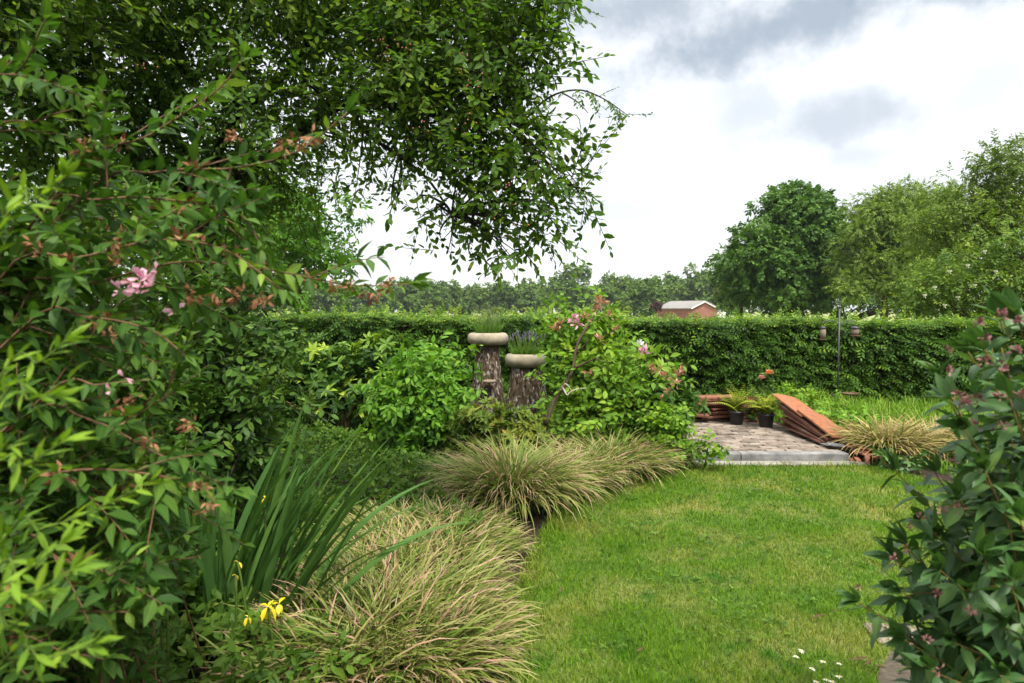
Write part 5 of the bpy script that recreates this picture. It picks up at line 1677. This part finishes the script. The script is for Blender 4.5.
# ------------------------------------------------------------------ stumps with stone planters
def stump(label, pxc, top_py, d, r_top, r_bot, lean=0.0):
    c = P(pxc, top_py, d)
    root_loc = np.array([c[0], d, 0.0])
    root = thing('tree_stump', label, 'tree stump', root_loc, 'cut tree stumps carrying planters')
    H = c[2]
    mb = MB()
    ns, sg = 16, 36
    zs = np.linspace(0, H, ns)
    a = np.arange(sg) * 6.28318 / sg
    ph = R.uniform(0, 6, 4)
    v = []
    for z in zs:
        t = z / H
        r = r_bot * (1 - t) ** 1.6 * 0.55 + r_top * (1 - 0.0 * t) + (r_bot - r_top) * 0.45 * (1 - t)
        rr = r * (1 + 0.05 * np.sin(a * 3 + ph[0]) + 0.035 * np.sin(a * 7 + ph[1] + t) + 0.10 * (1 - t) ** 2 * np.sin(a * 5 + ph[2]) + R.normal(size=sg) * 0.018)
        v.append(np.stack([root_loc[0] + lean * t + rr * np.cos(a), root_loc[1] + rr * np.sin(a), np.full(sg, z)], -1))
    v = np.concatenate(v)
    q = np.array([[i * sg + j, i * sg + (j + 1) % sg, (i + 1) * sg + (j + 1) % sg, (i + 1) * sg + j] for i in range(ns - 1) for j in range(sg)]).ravel()
    mb.raw(v, q, np.full((ns - 1) * sg, 4), np.zeros(len(v)), np.full(len(v), .5), np.zeros((ns - 1) * sg, int))
    mb.build('bark', M['flaky'], root)
    cb = MB()
    top = v[-sg:]
    cc = top.mean(0) + [0, 0, 0.006]
    cb.tpl(Tpl(np.vstack([top + [0, 0, 0.004], cc]), [(j, (j + 1) % sg, sg) for j in range(sg)]))
    cb.build('cut_top', M['cutwood'], root, smooth=False)
    return root, np.array([root_loc[0] + lean, root_loc[1], H])


def planter(label, at, R0, h, tilt=(0, 0)):
    o = MB()
    prof = [(R0 * 0.52, 0.0), (R0 * 0.80, 0.004), (R0 * 0.93, h * 0.18), (R0 * 0.99, h * 0.42), (R0, h * 0.58), (R0 * 0.97, h * 0.80), (R0 * 0.89, h * 0.95), (R0 * 0.79, h), (R0 * 0.70, h * 0.95), (R0 * 0.655, h * 0.82), (R0 * 0.65, h * 0.6)]
    o.lathe(prof, at + [0, 0, 0.008], 48, 0)
    s = MB()
    root = thing('planter_bowl', label, 'planter', at + np.array([0, 0, 0.008]), 'ring shaped stone planters on the stumps')
    o.build('bowl', M['stone_pot'], root)
    s.lathe([(R0 * 0.655, h * 0.70), (R0 * 0.4, h * 0.74), (0.01, h * 0.76)], at + [0, 0, 0.008], 24)
    s.build('soil', M['soil'], root)
    return root


def stumps():
    r1, t1 = stump('slimmer tree stump with flaking white bark under the left planter', 488, 345.5, 9.7, 0.165, 0.21)
    r2, t2 = stump('thick flared tree stump with white bark patches under the right planter', 526, 367.5, 8.9, 0.205, 0.285)
    planter('sand coloured ring planter on the taller left stump, holding grey herbs', t1, 0.292, 0.175)
    planter('sand coloured ring planter on the thicker right stump, holding lavender', t2, 0.275, 0.175)
    # slab like bracket on the left stump
    b = MB()
    c = P(491, 381, 9.42)
    b.lathe([(0.03, -0.025), (0.08, -0.014), (0.10, 0.004), (0.075, 0.02), (0.02, 0.028)], c + [-0.02, -0.07, 0], 18, wob=0.06)
    b.build('bracket_fungus', M['cutwood'], r1)
    # plants in the planters
    p1 = t1 + np.array([0, 0, 0.13])
    root = thing('grey_herb', 'airy grey green herb growing in the left ring planter', 'plant', p1)
    mb = MB()
    n = 300
    a = R.uniform(0, 6.283, n); q = np.sqrt(R.uniform(0, 1, n))
    blades(mb, p1 + np.stack([np.cos(a) * q * .15, np.sin(a) * q * .15, np.zeros(n)], -1), a + R.normal(size=n) * .4, R.uniform(0.14, 0.27, n), np.full(n, 0.009), q * .45, R.uniform(0, .7, n), 3, taper=4)
    mb.build('foliage', M['lav_leaf'], root, smooth=False)
    mb = MB()
    n = 70
    a = R.uniform(0, 6.283, n); q = np.sqrt(R.uniform(0, 1, n))
    blades(mb, p1 + np.stack([np.cos(a) * q * .14, np.sin(a) * q * .14, np.zeros(n)], -1), a, R.uniform(0.26, 0.42, n), np.full(n, 0.005), q * .4, R.uniform(0, .4, n), 3, taper=6)
    sp = [spray(8, LEAF_NARROW, 0.10, 0.035, 40, 0, .4, twig=False) for _ in range(3)]
    k = 80
    pp = p1 + np.stack([R.normal(size=k) * .10, R.normal(size=k) * .09, R.uniform(.18, .38, k)], -1)
    mb.scatter_multi(sp, pp, frames(np.stack([R.normal(size=k) * .4, R.normal(size=k) * .4, np.ones(k)], -1), R.normal(size=(k, 3))), R.uniform(.6, 1.1, k), R.uniform(.2, 1, k))
    mb.build('flower_stalks', M['grey_leaf'], root, smooth=False)
    p2 = t2 + np.array([0.015, 0, 0.13])
    root = thing('lavender', 'lavender with purple grey spikes growing in the right ring planter', 'plant', p2)
    mb = MB()
    n = 520
    a = R.uniform(0, 6.283, n); q = np.sqrt(R.uniform(0, 1, n))
    blades(mb, p2 + np.stack([np.cos(a) * q * .16, np.sin(a) * q * .16, np.zeros(n)], -1), a + R.normal(size=n) * .4, R.uniform(0.10, 0.21, n), np.full(n, 0.008), q * .6, R.uniform(0, .6, n), 3, taper=4)
    mb.build('foliage', M['lav_leaf'], root, smooth=False)
    sb = MB()
    for i in range(58):
        x, y = R.normal() * .085, R.normal() * .08
        tip = p2 + [x * 1.5, y * 1.5, R.uniform(.22, .33)]
        sb.tube(bez(p2 + [x, y, 0.05], p2 + [x * 1.2, y * 1.2, .15], tip, 5), [0.003] * 5, 3)
        ax = nrm(tip - (p2 + [x, y, 0.05]))
        ln = R.uniform(.05, .085)
        fb = MB()
        fb.tube([tip - ax * ln * .4, tip, tip + ax * ln * .5], [0.006, 0.009, 0.003], 5, rnd=R.uniform(0.1, 1), wob=.2)
        fb.build('flower_spike', M['lav_flower'], root, smooth=False)
    sb.build('flower_stalks', M['green_stem'], root)
    # short cut post
    d = 8.45
    c = P(544, 398, d)
    b0 = np.array([c[0], d, 0.0])
    mb = MB()
    mb.tube(np.array([b0, b0 + [0.005, 0, c[2] * .5], b0 + [0.01, 0, c[2]]]), [0.060, 0.055, 0.052], 12, wob=0.03)
    tag(mb.build('wooden_post', M['cutwood'], origin=b0), 'short cut brown post beside the thick stump', 'post')


stumps()


# ------------------------------------------------------------------ terracotta tiles, pots, rose
def slab(Lx, Ly, T, bend=0.0, n=8):
    """a slightly curved tile, centred, lying in XY"""
    xs = np.linspace(-Lx / 2, Lx / 2, n)
    ys = np.linspace(-Ly / 2, Ly / 2, 4)
    v, f = [], []
    for s in (0, 1):
        for y in ys:
            for x in xs:
                v.append((x, y, s * T + bend * (1 - (2 * x / Lx) ** 2)))
    m = n * 4
    for j in range(3):
        for i in range(n - 1):
            a = j * n + i
            f.append((a, a + n, a + n + 1, a + 1)); f.append((m + a, m + a + 1, m + a + n + 1, m + a + n))
    for i in range(n - 1):
        f.append((i, i + 1, m + i + 1, m + i)); b = 3 * n + i; f.append((b + 1, b, m + b, m + b + 1))
    for j in range(3):
        a = j * n; f.append((a + n, a, m + a, m + a + n)); b = j * n + n - 1; f.append((b, b + n, m + b + n, m + b))
    return Tpl(v, f)


def rotm(ax, ay, az):
    cx, sx, cy_, sy, cz, sz = math.cos(ax), math.sin(ax), math.cos(ay), math.sin(ay), math.cos(az), math.sin(az)
    Rx = np.array([[1, 0, 0], [0, cx, -sx], [0, sx, cx]]); Ry = np.array([[cy_, 0, sy], [0, 1, 0], [-sy, 0, cy_]]); Rz = np.array([[cz, -sz, 0], [sz, cz, 0], [0, 0, 1]])
    return Rz @ Ry @ Rx


def tiles():
    # flat stack along the back left of the paving
    g = 'terracotta tiles stacked flat on the paving'
    yb = float(G(720, 423, PZ)[1])
    for col, (x0, nl) in enumerate(((P(672, HZ, yb)[0], 9), (P(697, HZ, yb)[0], 9), (P(725, HZ, yb)[0], 9), (P(752, HZ, yb)[0] + .05, 6))):
        z = PZ
        for i in range(nl):
            T = R.uniform(0.016, 0.030)
            Lx = R.uniform(0.34, 0.52)
            mb = MB()
            tilt = R.normal() * 0.035
            mb.tpl(slab(Lx, 0.34, T, R.uniform(0.004, 0.016)).at((x0 + R.normal() * 0.04, yb + 0.28 + R.normal() * 0.03, z + 0.004), rotm(R.normal() * .015, tilt, R.normal() * 0.12), 1.0, R.uniform(0.2, 0.8)))
            z += T + 0.014 + abs(tilt) * 0.05
            top = i == nl - 1
            tag(mb.build('terracotta_tile', M['terracotta'] if R.uniform() < .6 else M['terracotta_dull'], smooth=False, origin=(x0, yb + .28, z)),
                ['topmost flat terracotta tile at the left end of the stack behind the ornament', 'topmost flat terracotta tile of the stack between ornament and fern', 'topmost flat terracotta tile just left of the first fern', 'topmost flat terracotta tile behind the two ferns'][col] if top
                else 'rust red flat terracotta tile in the low stack at the back of the patio', 'tile', g)
    # slab leaning behind the pots
    mb = MB()
    c = G(752, 421, PZ)
    mb.tpl(slab(0.30, 0.34, 0.025).at(c + [0, 0.02, 0.165], rotm(1.35, 0, 0.05), 1.0, 0.5))
    tag(mb.build('terracotta_tile', M['terracotta_bright'], smooth=False, origin=c), 'orange terracotta tile standing on edge between the two fern pots', 'tile', 'terracotta tiles standing or leaning')
    # fanned tiles leaning down the right side
    g = 'terracotta tiles leaning in a fan at the right end'
    n = 9
    hi = P(787, 400, 8.75)
    lo = G(846, 443, PZ + 0.05)
    dirv = nrm(lo - hi)
    Lg = float(np.linalg.norm(lo - hi))
    for i in range(n):
        t = i / (n - 1)
        top = hi * (1 - t) + (np.array([hi[0] + 0.02, hi[1] - 0.12, PZ + 0.07])) * t
        bot = lo + np.array([-0.012 * i, 0.01 * i, -0.0035 * i - 0.005])
        if i > 0:
            bot = bot + (top - bot) * R.uniform(0.0, 0.05); top = top + (bot - top) * R.uniform(0, .12)
            top[0] -= 0.02 * R.uniform(0, 1.5)
        ax = nrm(top - bot)
        side = nrm(np.cross(ax, [0, 0, 1.0]) * 1.0)
        side = nrm(side + np.array([0, 0, -0.22 * (1 - t)]))
        up = np.cross(side, ax)
        if up[2] < 0:
            up = -up; side = -side
        Rm = np.stack([np.cross(ax, up), ax, up], -1)
        ln = float(np.linalg.norm(top - bot))
        mb = MB()
        if i == 0:
            # the upper sheet is two tiles end to end, the nearer slid over the other
            for k, (a, b, dz, nm) in enumerate(((0.0, 0.60, 0.0, 'long orange terracotta tile on top of the leaning fan, its nearer end on the paving'), (0.50, 1.06, -0.024, 'orange terracotta tile at the raised back end of the leaning fan'))):
                m2 = MB()
                m2.tpl(slab(0.36, ln * (b - a), 0.018, 0.016).at(bot + ax * ln * (a + b) / 2 + up * (0.03 + dz), Rm @ rotm(0.0, R.normal() * .02, R.normal() * .03), 1.0, 0.5 + .2 * k))
                tag(m2.build('terracotta_tile', M['terracotta_bright'], smooth=False, origin=bot), nm, 'tile', g)
            continue
        mb.tpl(slab(0.34 - 0.006 * i, ln, 0.017, 0.003).at((top + bot) / 2 + R.normal(size=3) * .008, Rm @ rotm(0, R.normal() * .03, R.normal() * .03), 1.0, R.uniform(.1, .8)))
        tag(mb.build('terracotta_tile', M['terracotta_dull'], smooth=False, origin=bot), 'thin brown edged terracotta tile inside the leaning fan, under the orange top tiles', 'tile', g)
    # two slates on the corner
    for k, (px, py, lb) in enumerate(((830, 446, 'dark slate piece on the kerb corner, under the lighter one'), (836, 447.5, 'grey slate piece lying on the right kerb corner'))):
        c = G(px, py, PZ + 0.015)
        mb = MB(); mb.tpl(slab(0.17, 0.12, 0.010, 0.002).at(c + [0, 0, 0.008 + 0.016 * k], rotm(0.05 * k, 0.10 - .05 * k, 0.3 - .6 * k), 1.0, .5))
        tag(mb.build('slate', M['slate'], smooth=False, origin=c), lb, 'slate', 'slates on the kerb corner')


tiles()


def fern_pot(px, py, label, flabel, rot):
    c = G(px, py, PZ)
    k = 1.0
    root = thing('plant_pot', label, 'plant pot', c, 'black plastic pots on the patio')
    mb = MB()
    r = 0.105
    mb.lathe([(r * .74, 0.004), (r * .78, 0.01), (r * .95, 0.15), (r * 1.04, 0.152), (r * 1.05, 0.178), (r * .98, 0.180), (r * .94, 0.165), (r * .9, 0.15)], c, 28)
    mb.build('pot', M['black_pot'], root)
    s = MB(); s.lathe([(r * .93, 0.158), (r * .4, 0.165), (0.005, 0.166)], c, 16); s.build('soil', M['soil'], root)
    pin = []
    for i in range(26):
        t = (i // 2 + 1) / 14
        sd = 1 if i % 2 else -1
        Rm = frames(np.array([[sd * 1.0, 0.45, -0.15]]), np.array([[0, 0, 1.0]]))[0]
        pin.append(LEAF_NARROW.at((0, t, -0.0), Rm, 0.30 * (1 - t) ** 0.7 + 0.05, R.normal() * .08))
    f = thing('fern', flabel, 'fern', c + [0, 0, .165], 'potted ferns on the patio')
    fb = MB()
    for i in range(20):
        a = i * 2.399 + rot
        ln = R.uniform(0.28, 0.44)
        lean, cur = R.uniform(0.05, 0.75), R.uniform(0.5, 1.6)
        ts = np.linspace(0, 1, 14)
        ang = lean + cur * ts
        rr = np.concatenate([[0], np.cumsum(np.sin(ang[:-1]) * ln / 13)]); zz = np.concatenate([[0], np.cumsum(np.cos(ang[:-1]) * ln / 13)])
        pts = c + [0, 0, .165] + np.stack([rr * math.cos(a), rr * math.sin(a), zz], -1)
        fb.tube(pts, np.linspace(.003, .001, 14), 3, rnd=.3)
        rv = R.uniform(.25, .8)
        for j in range(1, 14):
            ax = nrm(pts[j] - pts[j - 1])
            sd = nrm(np.cross(ax, [0, 0, 1.0]))
            w = ln * 0.24 * (1 - (j / 14.0) ** 1.5) + 0.012
            for sg in (1, -1):
                d = nrm(sd * sg + ax * .35 + [0, 0, -.12])
                fb.tpl(LEAF_LANCE.at(pts[j], frames(d[None], np.array([[0, 0, 1.0]]))[0], w, rv + R.normal() * .08))
    for rn in fb.Rn:
        np.clip(rn, 0, 1, out=rn)
    fb.build('fronds', M['fern'], f, smooth=False)


fern_pot(736.5, 424, 'black plastic pot under the left fern', 'yellow green fern in the left black pot', 0)
fern_pot(766, 427, 'black plastic pot under the right fern', 'yellow green fern in the right black pot, before the rose', 1)


def rose():
    d = 9.25
    b = np.array([P(766, HZ, d)[0], d, 0.0])
    root = thing('rose_bush', 'small rose bush with one apricot and one pink bloom behind the ferns', 'rose bush', b)
    stems = [[b, b + [0.02, 0, .35], P(768, 385, d), P(768, 374, d)], [b, b + [-.05, 0, .3], P(763, 388, d), P(761, 378, d)], [b, b + [-.1, 0, .3], P(752, 388, d)], [b, b + [.1, 0, .3], P(778, 392, d)], [b, b + [-.15, 0, .2], P(745, 396, d)], [b, b + [.12, 0.05, .25], P(772, 388, d)]]
    stem_shrub(root, stems, LEAF_OVAL, 0.022, 0.06, (M['darkshrub'], M['green_stem']), rstem=0.005, twigs=0.8, rmean=0.66, t0=.35, tlen=(.08, .18))
    pet = leaf(1.0, 0.35, -0.5, ((0.4, 0.8), (0.8, 0.9)))
    for (px, py, mt, s, nm) in ((769, 372, 'orange', 1.0, 'apricot_bloom'), (761.5, 376.5, 'rosepink', .82, 'pink_bloom')):
        c = P(px, py, d - .06)
        f = MB()
        for k, (n, e, r) in enumerate(((4, 1.2, .045), (6, .8, .056), (7, .35, .064), (6, -.2, .06))):
            for i in range(n):
                a = i * 6.283 / n + k
                dd = np.array([[math.cos(a), math.sin(a) - .5, math.tan(e * .8)]])
                f.tpl(pet.at(c + [0, 0, -.03], frames(dd, np.array([[0, 0, 1.0]]))[0], r * s, .5 + R.normal() * .2))
        f.build(nm, M[mt], root)


rose()


def ornament():
    # small painted bird figure standing among the shrubs
    d = 8.25
    c = P(688, 402, d)
    root = thing('bird_ornament', 'small blue garden bird ornament with white throat beside the tile stack', 'garden ornament', (c[0], d, 0))
    b = MB()
    zz = c[2]
    b.tube(np.array([[c[0] - .02, d, zz - .06], [c[0] - .012, d, zz - .02], [c[0], d, zz + .04], [c[0] + .006, d, zz + .085], [c[0] + .008, d, zz + .12], [c[0] + .008, d, zz + .135]]), [.02, .045, .050, .034, .036, .012], 12)
    b.build('body', M['blue'], root)
    w = MB(); w.tube(np.array([[c[0] - .008, d - .03, zz + .06], [c[0] - .004, d - .035, zz + .085], [c[0] - .002, d - .03, zz + .10]]), [.010, .019, .008], 8); w.build('throat', M['white_paint'], root)
    k = MB(); k.tube(np.array([[c[0] + .01, d, zz + .11], [c[0] + .022, d - .01, zz + .16], [c[0] + .035, d - .01, zz + .22]]), [.014, .008, .003], 6); k.build('beak', M['slate'], root)
    s = MB(); s.tube(np.array([[c[0] - .01, d, 0.0], [c[0] - .014, d, zz - .05]]), [.007, .007], 6); s.build('rod', M['iron'], root)


ornament()


# ------------------------------------------------------------------ bird feeder pole
def feeders():
    d = 11.05
    base = np.array([P(839.5, HZ, d)[0], d, 0.0])
    root = thing('feeder_pole', 'thin dark iron pole with two arms in front of the hedge', 'pole', base)
    zt = P(839, 308, d)[2]
    m = MB(); m.tube([base, [base[0], d, zt]], [.014, .014], 10); m.tube([[base[0], d, zt], [base[0], d, zt + .04]], [.02, .004], 8); m.build('pole', M['iron'], root)
    za = P(839, 323, d)[2]
    hx = {}
    for sg in (-1, 1):
        x1 = base[0] + sg * 16 * d / FPX
        a = MB()
        a.tube(smooth_path([[base[0], d, za - .06], [base[0] + sg * .08, d, za + .03], [x1 - sg * .04, d, za + .035], [x1, d, za - .0], [x1 + sg * .02, d, za + .02]], 16), .007, 6)
        a.build('arm', M['iron'], root)
        hx[sg] = np.array([x1, d, za - .005])
    zc = P(850, 394, d)[2]
    t = MB(); t.tube([[base[0] - .12, d - .012, zc - .012], [base[0] + .02, d - .012, zc - .012]], .009, 6); t.tube([[base[0], d, zc - .05], [base[0], d, zc + .03]], .024, 8); t.build('bracket', M['iron'], root)
    xt = P(850, 394, d)[0]
    tr = thing('feeder_tray', 'shallow rusty bird feeding tray low on the iron pole', 'bird feeder', (xt, d - .03, zc))
    t = MB(); t.lathe([(.02, -.012), (.11, -.010), (.14, .018), (.145, .020), (.112, -.002), (.02, -.002)], (xt, d - .03, zc), 20); t.build('dish', M['rusty'], tr)
    s = MB(); s.lathe([(.105, -.001), (.06, .004), (.005, .006)], (xt, d - .03, zc), 12); s.build('seed', M['seed'], tr)
    for sg, lb in ((-1, 'hanging tube bird feeder left of the iron pole'), (1, 'rounder hanging bird feeder with brown seed right of the iron pole')):
        p = hx[sg]
        f = thing('bird_feeder', lb, 'bird feeder', p, 'bird feeders hung on the pole')
        h = MB(); h.tube([p, p + [0, 0, -.05]], .003, 4); h.build('hook', M['iron'], f)
        r = .045 if sg < 0 else .062
        hh = .17 if sg < 0 else .11
        b = MB(); b.lathe([(r * .9, -.08 - hh), (r, -.08 - hh * .5), (r * .95, -.08)], p, 16); b.build('seed_holder', M['seed'], f)
        k = MB(); k.lathe([(r * 1.15, -.085), (r * .9, -.06), (.01, -.045)], p, 16); k.build('cap', M['iron'], f)
        k = MB(); k.lathe([(r * .9, -.10 - hh), (r * 1.3, -.095 - hh), (r * 1.3, -.085 - hh), (r * .9, -.084 - hh)], p, 16); k.build('perch_tray', M['rusty'], f)


feeders()


# ------------------------------------------------------------------ right side plants, lawn litter, daisies
def small_plants():
    b = G(866, 464)
    root = thing('heuchera', 'low dull red leaved plant at the right end of the kerb', 'plant', b)
    mb = MB()
    n = 40
    p = b + np.stack([R.normal(size=n) * .08, R.normal(size=n) * .06, R.uniform(.04, .17, n)], -1)
    mb.scatter(LEAF_ROUND, p, frames(np.stack([R.normal(size=n), R.normal(size=n) - .5, R.normal(size=n) * .3], -1), np.tile([0, -.4, 1.0], (n, 1))), R.uniform(.05, .09, n), np.clip(R.normal(.55, .3, n), 0, 1))
    mb.build('leaves', M['red_leaf'], root)
    ras = [spray(6, LEAF_ROUND, 0.16, 0.08, 60, 0.1, 0.3, r=0.002) for _ in range(3)]
    px_shrub('nettle_plant', 'bright leafy weeds between the leaning tiles and the golden sedge', 862, 8.2,
             [(860, 424, 18, 16, 0), (872, 436, 18, 14, -.2), (848, 414, 12, 12, .3)], 26, (.08, .16), 50, ras, .8, M['raspberry'], M['green_stem'], cat='plant', rbase=.5)
    px_shrub('lily_plant', 'pale green weedy plants behind the fern pots beside the hedge', 790, 9.9,
             [(792, 398, 16, 8, 0), (808, 402, 12, 9, 0)], 18, (.08, .15), 45, ras, .8, M['weigela_bright'], M['green_stem'], cat='plant', rbase=.55)
    px_shrub('front_weed_plant', 'broad leaved weed at the lawn edge before the golden sedge', 905, 6.8,
             [(900, 462, 16, 6, 0), (888, 466, 8, 4, 0)], 9, (.07, .11), 40, [spray(5, LEAF_OVAL, .14, .10, 60, .1, .3, r=.002) for _ in range(2)], .8, M['rightshrub'], M['green_stem'], cat='plant', rbase=.6)
    # daisies
    first = None
    for (px, py) in ((801, 651), (796, 657), (823, 662), (839, 664), (812, 669), (839, 677), (816, 682), (826, 680), (832, 682), (1000, 690)):
        c = G(px, py, .045)
        if px > 900:
            continue
        if first is None:
            first = thing('daisy', 'white daisy flower open in the short lawn near the dark leaved shrub', 'daisy', c, 'daisies in the lawn')
            f = MB()
            f.tpl(rosette(15, LEAF_NARROW, .016, 8, .1, 6).at(c, frames(np.array([[0, -.15, 1.0]]), np.array([[1.0, 0, 0]]))[0], 1.0, .5))
            f.build('petals', M['white'], first, smooth=False)
            k = MB(); k.lathe([(.0045, 0), (.004, .003), (.001, .004)], c + [0, 0, .0005], 8); k.build('eye', M['yellow'], first)
            s = MB(); s.tube([c - [0, 0, .045], c], .0012, 4); s.build('stalk', M['green_stem'], first)
        else:
            dup(first, c, R.uniform(0, 6), None, R.uniform(.8, 1.15))
    # clover and small weeds in the turf
    cm = MB()
    ro = [rosette(3, LEAF_ROUND, 1.0, 8, .1) for _ in range(3)]
    pts = []
    for _ in range(26):
        c = np.array([R.uniform(0.2, 2.6), R.uniform(2.8, 6.6), 0])
        k = R.integers(8, 40)
        pts.append(c + R.normal(size=(k, 3)) * [R.uniform(.04, .16), R.uniform(.05, .2), 0])
    p = np.concatenate(pts); p[:, 2] = R.uniform(.018, .04, len(p))
    p = p[in_poly(p, lawn_poly) & ~in_poly(p, path_poly)]
    n = len(p)
    cm.scatter_multi(ro, p, frames(np.tile([0, -.15, 1.0], (n, 1)) + R.normal(size=(n, 3)) * .2, np.tile([1.0, 0, 0], (n, 1)) + R.normal(size=(n, 3)) * .5), R.uniform(.012, .022, n), R.uniform(.1, .8, n))
    tag(cm.build('clover', M['cover'], smooth=False), 'small clover and weeds growing among the lawn grass', 'clover', None, 'stuff')
    # dry leaves and sticks
    for i, (px, py, ln, a) in enumerate(((818, 617, .07, .1), (836, 611, .04, -.2), (860, 660, .08, -.25), (868, 663, .05, .5), (905, 668, .06, 0.8), (880, 668, .06, -.9), (640, 650, .04, .6), (560, 590, .04, 1.3), (700, 560, .04, .3))):
        c = G(px, py, .035)
        mb = MB()
        d = np.array([math.cos(a), math.sin(a), .05])
        mb.tpl(leaf(.35 if i > 4 else .22, .3, -.2, ((.25, .8), (.6, 1), (.85, .6))).at(c - d * ln / 2, frames(d[None], np.array([[.2, -.2, 1.0]]))[0], ln))
        tag(mb.build('dry_leaf', M['dry_leaf'], origin=c), 'dry brown fallen leaf lying on the lawn or path', 'leaf', 'fallen leaves on the ground')


small_plants()


# ------------------------------------------------------------------ thin summer haze over the fields
def haze():
    me = bpy.data.meshes.new('haze')
    x, y0, y1, z0, z1 = 240, -20, 420, -1.0, 14.0
    v = [(a, b, c) for c in (z0, z1) for b in (y0, y1) for a in (-x, x)]
    me.from_pydata(v, [], [(0, 2, 3, 1), (4, 5, 7, 6), (0, 1, 5, 4), (2, 6, 7, 3), (0, 4, 6, 2), (1, 3, 7, 5)])
    o = bpy.data.objects.new('haze', me)
    COL.objects.link(o)
    m = bpy.data.materials.new('haze_air')
    m.use_nodes = True
    N, L = m.node_tree.nodes, m.node_tree.links
    N.clear()
    out = N.new('ShaderNodeOutputMaterial')
    pv = N.new('ShaderNodeVolumePrincipled')
    pv.inputs['Color'].default_value = (0.80, 0.88, 0.95, 1)
    pv.inputs['Density'].default_value = 0.0002
    L.new(pv.outputs[0], out.inputs['Volume'])
    me.materials.append(m)
    tag(o, 'thin pale haze over the far field', None, None, 'stuff')


haze()
